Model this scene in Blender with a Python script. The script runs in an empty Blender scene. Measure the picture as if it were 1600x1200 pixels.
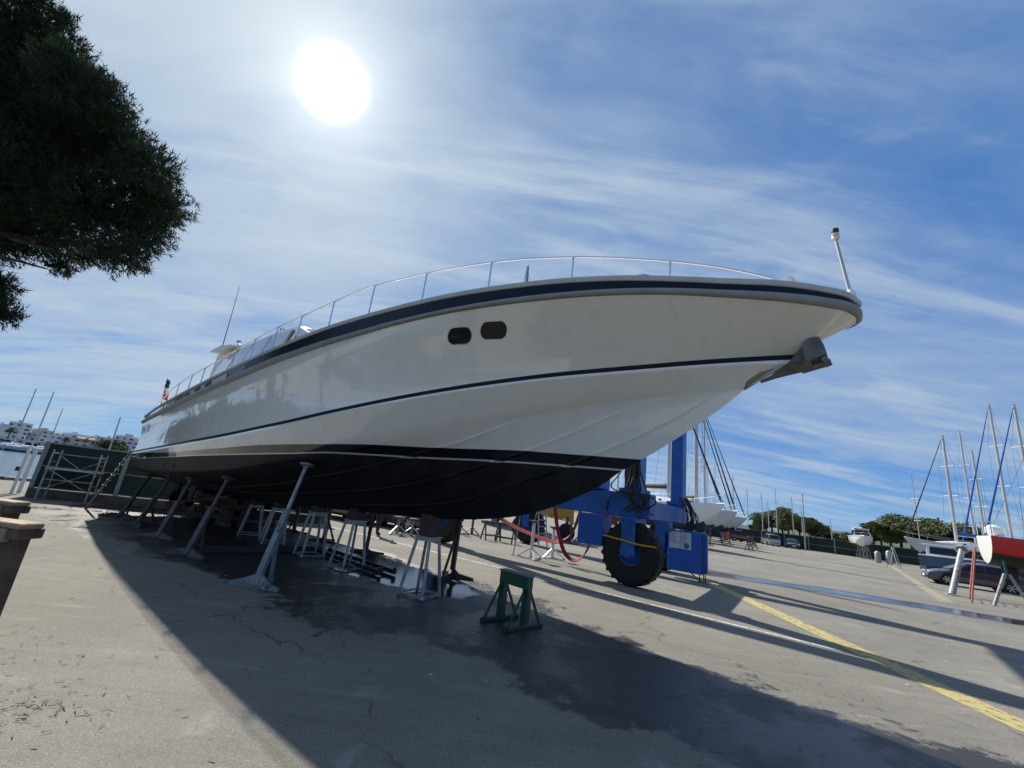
import bpy, math, random
from mathutils import Vector, Matrix
random.seed(7)
R = math.radians
sc = bpy.context.scene
COL = sc.collection

# ------------------------------------------------------------------ helpers
def pchip(xs, ys):
    n = len(xs); h = [xs[i+1]-xs[i] for i in range(n-1)]; d = [(ys[i+1]-ys[i])/h[i] for i in range(n-1)]
    m = [0.0]*n; m[0] = d[0]; m[-1] = d[-1]
    for i in range(1, n-1):
        if d[i-1]*d[i] > 0:
            w1 = 2*h[i]+h[i-1]; w2 = h[i]+2*h[i-1]; m[i] = (w1+w2)/(w1/d[i-1]+w2/d[i])
    def f(x):
        x = min(max(x, xs[0]), xs[-1]); i = 0
        while i < n-2 and x > xs[i+1]: i += 1
        t = (x-xs[i])/h[i]
        return (1+2*t)*(1-t)**2*ys[i]+t*(1-t)**2*h[i]*m[i]+t*t*(3-2*t)*ys[i+1]+t*t*(t-1)*h[i]*m[i+1]
    return f

def smooth_pts(P, k=5):
    P = [Vector(p) for p in P]; out = []
    for i in range(len(P)-1):
        a, b, c, d = P[max(i-1,0)], P[i], P[i+1], P[min(i+2,len(P)-1)]
        for j in range(k):
            t = j/k; out.append(.5*((2*b)+(c-a)*t+(2*a-5*b+4*c-d)*t*t+(3*b-a-3*c+d)*t**3))
    return out+[P[-1]]
class MB:
    """collects shapes and links them as one mesh object"""
    def __init__(s): s.v = []; s.f = []; s.m = []
    def add(s, vs, fs, mi=0):
        o = len(s.v); s.v += [tuple(v) for v in vs]; s.f += [tuple(o+i for i in f) for f in fs]; s.m += [mi]*len(fs); return s
    def box(s, c, d, mi=0, rz=0.0, bev=0.0):
        x, y, z = d[0]/2, d[1]/2, d[2]/2; co, si = math.cos(rz), math.sin(rz)
        if bev <= 0:
            P = [(-x,-y,-z),(x,-y,-z),(x,y,-z),(-x,y,-z),(-x,-y,z),(x,-y,z),(x,y,z),(-x,y,z)]
            F = [(0,3,2,1),(4,5,6,7),(0,1,5,4),(1,2,6,5),(2,3,7,6),(3,0,4,7)]
        else:
            b = min(bev, x*.9, y*.9, z*.9); P = []
            for zz, k in ((-z,b),(-z+b,0),(z-b,0),(z,b)):
                xx, yy = x-k, y-k
                P += [(-xx+b,-yy,zz),(xx-b,-yy,zz),(xx,-yy+b,zz),(xx,yy-b,zz),(xx-b,yy,zz),(-xx+b,yy,zz),(-xx,yy-b,zz),(-xx,-yy+b,zz)]
            F = [tuple(range(7,-1,-1)), tuple(range(24,32))]
            for r in range(3):
                for i in range(8): F.append((r*8+i, r*8+(i+1)%8, r*8+8+(i+1)%8, r*8+8+i))
        return s.add([(c[0]+px*co-py*si, c[1]+px*si+py*co, c[2]+pz) for px,py,pz in P], F, mi)
    def beam(s, p0, p1, w, h, mi=0, up=(0,0,1)):
        p0 = Vector(p0); p1 = Vector(p1); d = (p1-p0).normalized(); u = Vector(up)
        if abs(d.dot(u)) > .98: u = Vector((1,0,0)) if abs(d.x) < .9 else Vector((0,1,0))
        a = d.cross(u).normalized(); b = a.cross(d).normalized(); P = []
        for p in (p0, p1):
            P += [p-a*w/2-b*h/2, p+a*w/2-b*h/2, p+a*w/2+b*h/2, p-a*w/2+b*h/2]
        return s.add(P, [(0,1,2,3)[::-1],(4,5,6,7),(0,1,5,4),(1,2,6,5),(2,3,7,6),(3,0,4,7)], mi)
    def tube(s, p0, p1, r0, r1=None, n=8, mi=0, cap=True):
        return s.path([p0, p1], [r0, r0 if r1 is None else r1], n, mi, cap)
    def path(s, pts, r, n=8, mi=0, cap=True, closed=False):
        pts = [Vector(p) for p in pts]; N = len(pts)
        rr = r if isinstance(r, (list, tuple)) else [r]*N
        P = []; prev = None
        for i, p in enumerate(pts):
            if closed: d = pts[(i+1) % N]-pts[i-1]
            else: d = pts[min(i+1, N-1)]-pts[max(i-1, 0)]
            d = d.normalized() if d.length > 1e-9 else Vector((0,0,1))
            if prev is None:
                u = Vector((0,0,1)) if abs(d.z) < .9 else Vector((1,0,0))
                a = d.cross(u).normalized()
            else:
                a = prev-d*prev.dot(d)
                a = a.normalized() if a.length > 1e-6 else d.orthogonal().normalized()
            prev = a; b = d.cross(a)
            for k in range(n):
                t = 2*math.pi*k/n; P.append(p+a*math.cos(t)*rr[i]+b*math.sin(t)*rr[i])
        F = []
        for i in range(N if closed else N-1):
            j = (i+1) % N
            for k in range(n): F.append((i*n+k, i*n+(k+1)%n, j*n+(k+1)%n, j*n+k))
        if cap and not closed: F += [tuple(range(n))[::-1], tuple((N-1)*n+k for k in range(n))]
        return s.add(P, F, mi)
    def lathe(s, c, prof, axis=(0,0,1), n=24, mi=0, mis=None):
        ax = Vector(axis).normalized(); a = ax.orthogonal().normalized(); b = ax.cross(a); c = Vector(c); P = []
        for r, h in prof:
            for k in range(n):
                t = 2*math.pi*k/n; P.append(c+ax*h+a*math.cos(t)*r+b*math.sin(t)*r)
        for i in range(len(prof)-1):
            pass
        o = len(s.v); s.v += [tuple(p) for p in P]
        for i in range(len(prof)-1):
            for k in range(n):
                s.f.append((o+i*n+k, o+i*n+(k+1)%n, o+(i+1)*n+(k+1)%n, o+(i+1)*n+k)); s.m.append(mis[i] if mis else mi)
        return s
    def grid(s, rows, mi=0, mis=None, flip=False):
        n = len(rows[0]); o = len(s.v)
        for r in rows: s.v += [tuple(p) for p in r]
        for i in range(len(rows)-1):
            for k in range(n-1):
                q = (o+i*n+k, o+i*n+k+1, o+(i+1)*n+k+1, o+(i+1)*n+k)
                s.f.append(q[::-1] if flip else q); s.m.append(mis[i] if mis else mi)
        return s
    def prism(s, pts, off, mi=0):
        n = len(pts); off = Vector(off); P = [Vector(p) for p in pts]+[Vector(p)+off for p in pts]
        F = [tuple(range(n))[::-1], tuple(range(n, 2*n))]+[(i, (i+1)%n, n+(i+1)%n, n+i) for i in range(n)]
        return s.add(P, F, mi)
    def build(s, name, mats, parent=None, smooth=False, loc=None, rz=0.0, fix=True):
        me = bpy.data.meshes.new(name); me.from_pydata(s.v, [], s.f)
        if not isinstance(mats, (list, tuple)): mats = [mats]
        for m in mats: me.materials.append(m)
        me.polygons.foreach_set('material_index', s.m)
        if fix:
            import bmesh
            bm = bmesh.new(); bm.from_mesh(me); bmesh.ops.recalc_face_normals(bm, faces=bm.faces); bm.to_mesh(me); bm.free()
        if smooth:
            me.polygons.foreach_set('use_smooth', [True]*len(me.polygons))
            if smooth != 'full':
                try: me.set_sharp_from_angle(angle=R(40))
                except Exception: pass
        me.update()
        o = bpy.data.objects.new(name, me); COL.objects.link(o)
        if parent: o.parent = parent
        if loc: o.location = loc
        o.rotation_euler.z = rz
        return o

def tag(o, label=None, cat=None, group=None, kind=None):
    if label: o['label'] = label
    if cat: o['category'] = cat
    if group: o['group'] = group
    if kind: o['kind'] = kind
    return o
def thing(name, label, cat, loc=(0,0,0), rz=0.0, group=None):
    o = bpy.data.objects.new(name, None); o.empty_display_size = .3; COL.objects.link(o)
    o.location = loc; o.rotation_euler.z = rz
    return tag(o, label, cat, group)
def dup(root, loc, rz, label=None, scale=None):
    r = root.copy(); COL.objects.link(r); r.location = loc; r.rotation_euler.z = rz
    if label: r['label'] = label
    if scale: r.scale = scale
    for ch in list(root.children):
        c = ch.copy(); COL.objects.link(c); c.parent = r
        for g in list(ch.children):
            d = g.copy(); COL.objects.link(d); d.parent = c
    return r

# ------------------------------------------------------------------ materials
def nt(m): return m.node_tree.nodes, m.node_tree.links
def mat(name, col, rough=.5, metal=0.0, var=.25, scale=6.0, bump=0.0, bscale=40.0, col2=None, coat=0.0, spec=.5, detail=6):
    m = bpy.data.materials.new(name); m.use_nodes = True; N, L = nt(m); b = N['Principled BSDF']
    b.inputs['Roughness'].default_value = rough; b.inputs['Metallic'].default_value = metal
    b.inputs['Coat Weight'].default_value = coat; b.inputs['Coat Roughness'].default_value = .05; b.inputs['Specular IOR Level'].default_value = spec
    tc = N.new('ShaderNodeTexCoord'); no = N.new('ShaderNodeTexNoise'); no.inputs['Scale'].default_value = scale; no.inputs['Detail'].default_value = detail
    L.new(tc.outputs['Object'], no.inputs['Vector'])
    rp = N.new('ShaderNodeValToRGB'); rp.color_ramp.elements[0].position = .3; rp.color_ramp.elements[1].position = .72
    c2 = col2 if col2 else tuple(c*(1-var) for c in col)
    rp.color_ramp.elements[0].color = (*c2, 1); rp.color_ramp.elements[1].color = (*col, 1)
    L.new(no.outputs['Fac'], rp.inputs['Fac']); L.new(rp.outputs['Color'], b.inputs['Base Color'])
    if bump:
        n2 = N.new('ShaderNodeTexNoise'); n2.inputs['Scale'].default_value = bscale; n2.inputs['Detail'].default_value = 4
        L.new(tc.outputs['Object'], n2.inputs['Vector']); bp = N.new('ShaderNodeBump'); bp.inputs['Strength'].default_value = bump; bp.inputs['Distance'].default_value = .02
        L.new(n2.outputs['Fac'], bp.inputs['Height']); L.new(bp.outputs['Normal'], b.inputs['Normal'])
    return m
def glass(name, col=(.02,.025,.03), rough=.04):
    m = mat(name, col, rough, var=.1); m.node_tree.nodes['Principled BSDF'].inputs['Specular IOR Level'].default_value = .25; return m

M = {}
M['galv'] = mat('galvanised', (.40,.43,.44), .45, .35, .4, 9, .15, 60, col2=(.22,.215,.205))
M['galvblue'] = mat('grey_blue_paint', (.24,.31,.335), .5, .1, .4, 7, .2, 50, col2=(.15,.17,.175))
M['darksteel'] = mat('dark_steel', (.05,.055,.07), .55, .3, .5, 8, .2, 50, col2=(.07,.045,.035))
M['rustblue'] = mat('worn_blue_grey_steel', (.10,.12,.15), .55, .2, .5, 9, .2, 50, col2=(.09,.06,.045))
M['green'] = mat('green_paint', (.012,.085,.05), .4, 0, .45, 10, .15, 60)
M['timber'] = mat('old_timber', (.40,.29,.17), .8, 0, .5, 5, .5, 30, col2=(.16,.12,.09))
M['darktimber'] = mat('dark_timber', (.15,.10,.065), .8, 0, .5, 6, .5, 30, col2=(.045,.035,.028))
M['blockwood'] = mat('block_wood', (.075,.055,.04), .8, 0, .5, 8, .4, 30)
M['liftblue'] = mat('lift_blue_paint', (.010,.115,.44), .38, 0, .35, 4, .1, 40, col2=(.008,.065,.25))
M['liftblue2'] = mat('cabinet_blue_paint', (.008,.10,.46), .35, 0, .2, 3, .05, 40)
M['rubber'] = mat('tyre_rubber', (.010,.010,.011), .75, 0, .4, 12, .4, 60)
M['black'] = mat('black_plastic', (.012,.012,.013), .45, 0, .3, 9)
M['chrome'] = mat('stainless_steel', (.72,.73,.75), .2, 1.0, .1, 20)
M['whitepaint'] = mat('white_paint', (.76,.77,.77), .35, 0, .12, 3)
M['white'] = mat('white_gelcoat', (.80,.80,.78), .16, 0, .05, 1.5, coat=.5)
M['cream'] = mat('cream_gelcoat', (.66,.63,.54), .25, 0, .1, 2, coat=.3)
M['navyband'] = mat('navy_band', (.006,.008,.020), .22, 0, .2, 2, spec=.25)
M['toerail'] = mat('toe_rail_grey', (.50,.49,.44), .4, 0, .15, 4)
M['railgrey'] = mat('rub_rail_grey', (.27,.27,.25), .45, 0, .2, 5)
M['stripe'] = mat('dark_stripe', (.010,.010,.011), .3, 0, .2, 3, spec=.2)
M['antifoul'] = mat('antifoul_black', (.006,.0065,.010), .5, 0, .4, 2, .08, 12)
M['glass'] = glass('dark_glass')
M['paleglass'] = mat('pale_glazing', (.20,.23,.25), .06, 0, .15, 1.2, coat=1.0, spec=.9)
M['red'] = mat('red_gelcoat', (.60,.010,.018), .2, 0, .15, 2, coat=.5)
M['strap'] = mat('red_webbing', (.36,.02,.035), .8, 0, .4, 14, .2, 90)
M['strapgrey'] = mat('worn_grey_webbing', (.16,.10,.10), .85, 0, .4, 14, .2, 90)
M['yellow'] = mat('yellow_paint', (.58,.33,.02), .45, 0, .35, 3)
M['bluecloth'] = mat('blue_canvas', (.015,.085,.36), .8, 0, .3, 5)
M['darkcloth'] = mat('dark_canvas', (.018,.022,.03), .8, 0, .3, 5, .3, 12)
M['alu'] = mat('mast_aluminium', (.50,.49,.47), .4, .3, .12, 2)
M['wire'] = mat('rigging_wire', (.10,.11,.12), .4, .6, .2, 5)
M['mesh'] = mat('green_windbreak_mesh', (.014,.036,.028), .85, 0, .45, 7, .3, 80, col2=(.007,.020,.016))
M['post'] = mat('fence_post_grey_green', (.22,.28,.27), .6, 0, .35, 6, .15, 40)
M['concrete'] = mat('wall_concrete', (.26,.24,.21), .85, 0, .4, 3, .4, 30, col2=(.13,.11,.10))
M['paper'] = mat('notice_paper', (.50,.55,.62), .6, 0, .06, 3)
M['ink'] = mat('notice_ink', (.12,.14,.18), .7, 0, .1, 3)
M['greyhull'] = mat('grey_gelcoat', (.50,.54,.58), .22, 0, .06, 1, coat=.4)
M['bluehull'] = mat('blue_gelcoat', (.02,.09,.20), .25, 0, .2, 2, coat=.4)
M['bluebottom'] = mat('blue_antifoul', (.02,.06,.12), .6, 0, .3, 3)
M['redbottom'] = mat('red_brown_antifoul', (.20,.035,.03), .65, 0, .4, 3)
M['teak'] = mat('teak_deck', (.35,.26,.17), .7, 0, .3, 8)
M['skin'] = mat('skin', (.45,.28,.20), .6, 0, .1, 4)
M['trousers'] = mat('dark_trousers', (.02,.021,.026), .85, 0, .3, 12, .3, 40)
M['shirt'] = mat('dark_shirt', (.06,.07,.09), .85, 0, .3, 9, .3, 40)
M['hair'] = mat('dark_hair', (.02,.015,.012), .7)
M['carsilver'] = mat('silver_car_paint', (.40,.41,.42), .25, .6, .08, 2, coat=.8)
M['cargrey'] = mat('grey_car_paint', (.10,.095,.105), .25, .5, .1, 2, coat=.8)
M['cardark'] = mat('black_car_paint', (.015,.016,.02), .2, .2, .1, 2, coat=.9)
M['alloy'] = mat('alloy_wheel', (.5,.5,.51), .3, .8, .1, 5)
M['lampglass'] = mat('headlamp_glass', (.75,.77,.8), .1, .3, .1, 5)
M['redlamp'] = mat('tail_lamp', (.4,.01,.01), .2, 0, .2, 5)
M['bark'] = mat('pine_bark', (.075,.052,.04), .9, 0, .5, 6, .8, 18)
M['wallwhite'] = mat('white_render', (.60,.62,.65), .85, 0, .15, .3)
M['wallcream'] = mat('cream_render', (.52,.49,.44), .85, 0, .15, .3)
M['rooftile'] = mat('terracotta', (.28,.12,.08), .85, 0, .3, 1)
M['window'] = mat('far_window', (.035,.045,.06), .2, 0, .3, 1)

def leafmat(name, c1, c2, scale):
    m = mat(name, c1, .65, 0, 0, scale, col2=c2, spec=.25); N, L = nt(m); b = N['Principled BSDF']
    tr = N.new('ShaderNodeBsdfTranslucent'); mx = N.new('ShaderNodeMixShader'); mx.inputs['Fac'].default_value = .22
    for l in list(b.inputs['Base Color'].links): L.new(l.from_socket, tr.inputs['Color'])
    L.new(b.outputs[0], mx.inputs[1]); L.new(tr.outputs[0], mx.inputs[2]); L.new(mx.outputs[0], N['Material Output'].inputs['Surface'])
    return m
M['needle'] = leafmat('pine_needles', (.032,.050,.022), (.014,.026,.014), 1.2)
M['leaf'] = leafmat('far_pine_foliage', (.105,.125,.035), (.030,.050,.020), .35)
M['palm'] = leafmat('palm_fronds', (.10,.12,.045), (.05,.07,.03), .6)

def wear(name, colr, thr, amt, sc_):
    m = M[name]; N, L = nt(m); b = N['Principled BSDF']; src = b.inputs['Base Color'].links[0].from_socket
    tc = N.new('ShaderNodeTexCoord'); n = N.new('ShaderNodeTexNoise'); n.inputs['Scale'].default_value = sc_; n.inputs['Detail'].default_value = 9; n.inputs['Roughness'].default_value = .68; L.new(tc.outputs['Object'], n.inputs['Vector'])
    r = N.new('ShaderNodeMapRange'); L.new(n.outputs['Fac'], r.inputs[0]); r.inputs[1].default_value = thr; r.inputs[2].default_value = thr+.07; r.inputs[4].default_value = amt
    x = N.new('ShaderNodeMix'); x.data_type = 'RGBA'; L.new(r.outputs[0], x.inputs[0]); L.new(src, x.inputs[6]); x.inputs[7].default_value = (*colr, 1); L.new(x.outputs[2], b.inputs['Base Color'])
for nm, thr, amt, sc_ in (('galv',.57,.8,5),('galvblue',.55,.85,6),('rustblue',.54,.85,6),('darksteel',.55,.8,7),('green',.57,.8,6)): wear(nm, (.13,.055,.028), thr, amt, sc_)
wear('liftblue', (.05,.045,.045), .58, .7, 2.6); wear('liftblue2', (.10,.14,.24), .60, .5, 3.5); wear('yellow', (.12,.07,.03), .57, .7, 3); wear('galvblue', (.42,.46,.48), .60, .6, 9); wear('black', (.05,.045,.04), .55, .6, 8)

# ------------------------------------------------------------------ camera
H = 1.65; PITCH = R(15.3); ROLL = R(7.1); F = 670.0
fw = Vector((0, math.cos(PITCH), math.sin(PITCH))); r0 = Vector((1,0,0)); u0 = r0.cross(fw)
ri = r0*math.cos(ROLL)+u0*math.sin(ROLL); up = -r0*math.sin(ROLL)+u0*math.cos(ROLL)
cam = bpy.data.cameras.new('camera'); co = bpy.data.objects.new('camera', cam); COL.objects.link(co)
mw = Matrix.Identity(4)
for i in range(3): mw[i][0] = ri[i]; mw[i][1] = up[i]; mw[i][2] = -fw[i]
mw[2][3] = H; co.matrix_world = mw
cam.sensor_width = 36; cam.lens = 36*F/1600; cam.clip_end = 6000; cam.clip_start = .05
sc.camera = co

# ------------------------------------------------------------------ light and sky
SUN_EL, SUN_AZ = R(43.2), R(-32.2)          # azimuth measured from +Y towards +X
sd = Vector((math.cos(SUN_EL)*math.sin(SUN_AZ), math.cos(SUN_EL)*math.cos(SUN_AZ), math.sin(SUN_EL)))
sl = bpy.data.lights.new('sun', 'SUN'); sl.energy = 5.0; sl.angle = R(.85); sl.color = (1, .94, .83)
so = bpy.data.objects.new('sun', sl); COL.objects.link(so); so.rotation_euler = sd.to_track_quat('Z', 'Y').to_euler()
w = bpy.data.worlds.new('World'); sc.world = w; w.use_nodes = True; N = w.node_tree.nodes; L = w.node_tree.links
N.clear()
def wn(t, **k):
    n = N.new(t)
    for a, b in k.items(): setattr(n, a, b)
    return n
def math_(op, a, b=None, c=None, clamp=False):
    n = N.new('ShaderNodeMath'); n.operation = op; n.use_clamp = clamp
    for i, x in enumerate((a, b, c)):
        if x is None: continue
        if isinstance(x, (int, float)): n.inputs[i].default_value = x
        else: L.new(x, n.inputs[i])
    return n.outputs[0]
def mixc(f, a, b, kind='MIX'):
    n = N.new('ShaderNodeMix'); n.data_type = 'RGBA'; n.blend_type = kind
    for i, x in ((0, f), (6, a), (7, b)):
        if isinstance(x, (int, float)): n.inputs[i].default_value = x
        elif isinstance(x, tuple): n.inputs[i].default_value = (*x, 1)
        else: L.new(x, n.inputs[i])
    return n.outputs[2]
out = wn('ShaderNodeOutputWorld'); bg = wn('ShaderNodeBackground'); L.new(bg.outputs[0], out.inputs[0])
sky = wn('ShaderNodeTexSky', sky_type='NISHITA', sun_disc=False, sun_elevation=SUN_EL, sun_rotation=SUN_AZ, altitude=0, air_density=1.0, dust_density=.35, ozone_density=2.2)
geo = wn('ShaderNodeTexCoord'); sep = wn('ShaderNodeSeparateXYZ'); L.new(geo.outputs['Generated'], sep.inputs[0])
zc = math_('ADD', math_('MAXIMUM', sep.outputs[2], 0.0), .13)
px = math_('DIVIDE', sep.outputs[0], zc); py = math_('DIVIDE', sep.outputs[1], zc)
cmb = wn('ShaderNodeCombineXYZ'); L.new(px, cmb.inputs[0]); L.new(py, cmb.inputs[1])
def cloud(scale, rot, sx, sy, det, dist, seed):
    mp = wn('ShaderNodeMapping'); L.new(cmb.outputs[0], mp.inputs[0]); mp.inputs['Rotation'].default_value = (0,0,rot); mp.inputs['Scale'].default_value = (sx, sy, 1); mp.inputs['Location'].default_value = (seed, seed*.7, seed)
    n = wn('ShaderNodeTexNoise'); n.inputs['Scale'].default_value = scale; n.inputs['Detail'].default_value = det; n.inputs['Roughness'].default_value = .58; n.inputs['Distortion'].default_value = dist
    L.new(mp.outputs[0], n.inputs['Vector']); return n.outputs['Fac']
def ramp(x, a, b):
    n = wn('ShaderNodeMapRange'); n.interpolation_type = 'SMOOTHSTEP'; L.new(x, n.inputs[0]); n.inputs[1].default_value = a; n.inputs[2].default_value = b; return n.outputs[0]
c1 = cloud(.55, R(25), .55, 1.5, 9, .6, 3.1)      # broad veils
c2 = cloud(1.6, R(12), .40, 2.0, 10, .8, 8.7)     # streaks
c3 = cloud(4.2, R(-18), .55, 1.3, 10, 1.2, 1.7)     # mottled cirrus texture
low = ramp(sep.outputs[2], .34, .04)
dotn = wn('ShaderNodeVectorMath', operation='DOT_PRODUCT'); L.new(geo.outputs['Generated'], dotn.inputs[0]); dotn.inputs[1].default_value = sd
ang = math_('ARCCOSINE', math_('MINIMUM', dotn.outputs['Value'], .99999))
near = math_('POWER', 2.718, math_('MULTIPLY', ang, -1.9))           # thicker, brighter veil in the sun's quarter
gr = wn('ShaderNodeValToRGB'); L.new(math_('MAXIMUM', sep.outputs[2], 0.0), gr.inputs[0]); ge = gr.color_ramp.elements
ge[0].color = (.13,.42,.78,1); ge[1].position = .85; ge[1].color = (.075,.20,.50,1)
for p_, c_ in ((.10,(.045,.28,.72)),(.24,(.020,.19,.62)),(.5,(.045,.20,.56))): x = ge.new(p_); x.color = (*c_, 1)
skyc = wn('ShaderNodeVectorMath', operation='SCALE'); L.new(sky.outputs[0], skyc.inputs[0]); skyc.inputs['Scale'].default_value = .07
blue = mixc(.78, skyc.outputs[0], gr.outputs[0])
hi = ramp(sep.outputs[2], .05, .55)
veil = math_('MULTIPLY', ramp(math_('ADD', math_('ADD', c1, math_('MULTIPLY', near, .36)), math_('ADD', math_('MULTIPLY', hi, .05), math_('MULTIPLY', math_('SUBTRACT', c3, .5), .20))), .30, .92), .88)
strk = math_('MULTIPLY', ramp(math_('ADD', math_('ADD', c2, math_('MULTIPLY', low, .055)), math_('MULTIPLY', math_('SUBTRACT', c3, .5), .22)), .45, .74), .72)
mask = math_('SUBTRACT', 1.0, math_('MULTIPLY', math_('SUBTRACT', 1.0, veil), math_('SUBTRACT', 1.0, strk)))
ccol = mixc(near, (.40,.50,.63), (.66,.76,.80))
col = mixc(mask, blue, ccol)
# the sun itself, blurred to a wide bright patch by the thin cloud in front of it
core = ramp(ang, R(4.3), R(.9)); halo = math_('MULTIPLY', math_('POWER', 2.718, math_('MULTIPLY', ang, -15.0)), .70)
col = mixc(1.0, col, mixc(halo, (0,0,0), (1,.98,.94)), 'ADD')
col = mixc(core, col, (1.6,1.58,1.5))
L.new(col, bg.inputs[0]); bg.inputs[1].default_value = .72
sc.view_settings.view_transform = 'Standard'; sc.view_settings.look = 'None'; sc.view_settings.exposure = .56; sc.view_settings.gamma = 1

# ------------------------------------------------------------------ ground
def ground_material():
    m = bpy.data.materials.new('quay_asphalt'); m.use_nodes = True; N, L = nt(m); b = N['Principled BSDF']
    def n_(t, **k):
        x = N.new(t)
        for a, v in k.items(): setattr(x, a, v)
        return x
    def mt(op, a, bb=None, c=None, clamp=False):
        x = N.new('ShaderNodeMath'); x.operation = op; x.use_clamp = clamp
        for i, v in enumerate((a, bb, c)):
            if v is None: continue
            if isinstance(v, (int, float)): x.inputs[i].default_value = v
            else: L.new(v, x.inputs[i])
        return x.outputs[0]
    def noise(s, d=6, r=.55, dist=0.0, vec=None):
        x = n_('ShaderNodeTexNoise'); x.inputs['Scale'].default_value = s; x.inputs['Detail'].default_value = d; x.inputs['Roughness'].default_value = r; x.inputs['Distortion'].default_value = dist
        L.new(vec if vec else tc.outputs['Object'], x.inputs['Vector']); return x.outputs['Fac']
    def rng(x, a, c, lo=0.0, hi=1.0):
        q = n_('ShaderNodeMapRange', interpolation_type='SMOOTHSTEP'); L.new(x, q.inputs[0])
        for i, v in ((1,a),(2,c),(3,lo),(4,hi)): q.inputs[i].default_value = v
        return q.outputs[0]
    def mix(f, a, c):
        q = n_('ShaderNodeMix', data_type='RGBA')
        for i, x in ((0,f),(6,a),(7,c)):
            if isinstance(x, (int,float)): q.inputs[i].default_value = x
            elif isinstance(x, tuple): q.inputs[i].default_value = (*x,1)
            else: L.new(x, q.inputs[i])
        return q.outputs[2]
    tc = n_('ShaderNodeTexCoord'); sp = n_('ShaderNodeSeparateXYZ'); L.new(tc.outputs['Object'], sp.inputs[0]); X, Y = sp.outputs[0], sp.outputs[1]
    big = noise(.28, 6, .6, .4); mid = noise(2.2, 7, .6); grit = noise(70, 3, .6)
    col = mix(rng(big, .3, .7), (.148,.141,.122), (.228,.217,.187))
    col = mix(mt('MULTIPLY', rng(mid, .35, .75), .6), col, (.152,.142,.119))
    vor = n_('ShaderNodeTexVoronoi'); vor.inputs['Scale'].default_value = 150; L.new(tc.outputs['Object'], vor.inputs['Vector'])
    vs = n_('ShaderNodeSeparateColor'); L.new(vor.outputs['Color'], vs.inputs[0])
    stone = vs.outputs[0]
    col = mix(mt('MULTIPLY', rng(stone, .62, 1.0), .45), col, (.33,.315,.275))
    col = mix(mt('MULTIPLY', rng(stone, .36, .0), .5), col, (.085,.08,.072))
    # rusty stains
    st = rng(noise(.6, 5, .6, .6), .66, .78); col = mix(mt('MULTIPLY', st, .30), col, (.17,.10,.065))
    lite = rng(noise(.95, 8, .7, .8), .58, .70); col = mix(mt('MULTIPLY', lite, .5), col, (.31,.30,.265))
    mpg = n_('ShaderNodeMapping'); mpg.inputs['Rotation'].default_value = (0,0,-.62); mpg.inputs['Scale'].default_value = (.35,3.2,1); L.new(tc.outputs['Object'], mpg.inputs[0])
    brush = noise(2.0, 8, .68, .4, mpg.outputs[0]); col = mix(mt('MULTIPLY', rng(brush, .52, .70), .42), col, (.115,.108,.095)); col = mix(mt('MULTIPLY', rng(brush, .46, .30), .38), col, (.30,.288,.25))
    oil = rng(noise(1.3, 6, .6, 1.0), .655, .72); col = mix(mt('MULTIPLY', oil, .6), col, (.055,.052,.05))
    spk = n_('ShaderNodeTexVoronoi'); spk.inputs['Scale'].default_value = 3.2; L.new(tc.outputs['Object'], spk.inputs['Vector']); ssp = n_('ShaderNodeSeparateColor'); L.new(spk.outputs['Color'], ssp.inputs[0])
    fleck = mt('MULTIPLY', rng(spk.outputs['Distance'], .075, .05), rng(ssp.outputs[1], .80, .82)); col = mix(mt('MULTIPLY', fleck, .8), col, (.55,.54,.50))
    fleck2 = mt('MULTIPLY', rng(spk.outputs['Distance'], .12, .09), rng(ssp.outputs[0], .86, .88)); col = mix(mt('MULTIPLY', fleck2, .75), col, (.06,.05,.04))
    # cracks
    wv = n_('ShaderNodeVectorMath', operation='ADD'); L.new(tc.outputs['Object'], wv.inputs[0])
    nz = n_('ShaderNodeTexNoise'); nz.inputs['Scale'].default_value = 1.6; nz.inputs['Detail'].default_value = 5; L.new(tc.outputs['Object'], nz.inputs['Vector'])
    sc_ = n_('ShaderNodeVectorMath', operation='SCALE'); L.new(nz.outputs['Color'], sc_.inputs[0]); sc_.inputs['Scale'].default_value = .9; L.new(sc_.outputs[0], wv.inputs[1])
    ve = n_('ShaderNodeTexVoronoi', feature='DISTANCE_TO_EDGE'); ve.inputs['Scale'].default_value = .24; L.new(wv.outputs[0], ve.inputs['Vector'])
    crack = mt('MULTIPLY', rng(ve.outputs[0], .0045, .0012), rng(noise(.5, 3), .40, .56))
    col = mix(mt('MULTIPLY', crack, .7), col, (.05,.045,.04))
    # wet areas, spread further to deepen the hull's shade: segment distances frayed by noise
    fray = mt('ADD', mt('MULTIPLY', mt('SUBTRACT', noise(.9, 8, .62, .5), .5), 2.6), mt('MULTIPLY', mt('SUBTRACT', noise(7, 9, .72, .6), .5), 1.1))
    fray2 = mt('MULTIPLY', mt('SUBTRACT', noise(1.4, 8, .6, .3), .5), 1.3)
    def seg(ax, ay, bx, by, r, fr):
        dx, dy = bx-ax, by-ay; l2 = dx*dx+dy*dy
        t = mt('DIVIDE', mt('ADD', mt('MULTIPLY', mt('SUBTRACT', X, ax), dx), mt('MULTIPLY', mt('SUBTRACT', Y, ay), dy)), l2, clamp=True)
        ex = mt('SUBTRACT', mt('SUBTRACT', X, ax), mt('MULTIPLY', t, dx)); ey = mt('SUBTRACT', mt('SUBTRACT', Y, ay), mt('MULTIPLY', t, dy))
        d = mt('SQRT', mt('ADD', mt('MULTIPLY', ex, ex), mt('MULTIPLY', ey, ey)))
        return mt('SUBTRACT', r, mt('ADD', d, fr))        # > 0 inside
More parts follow.
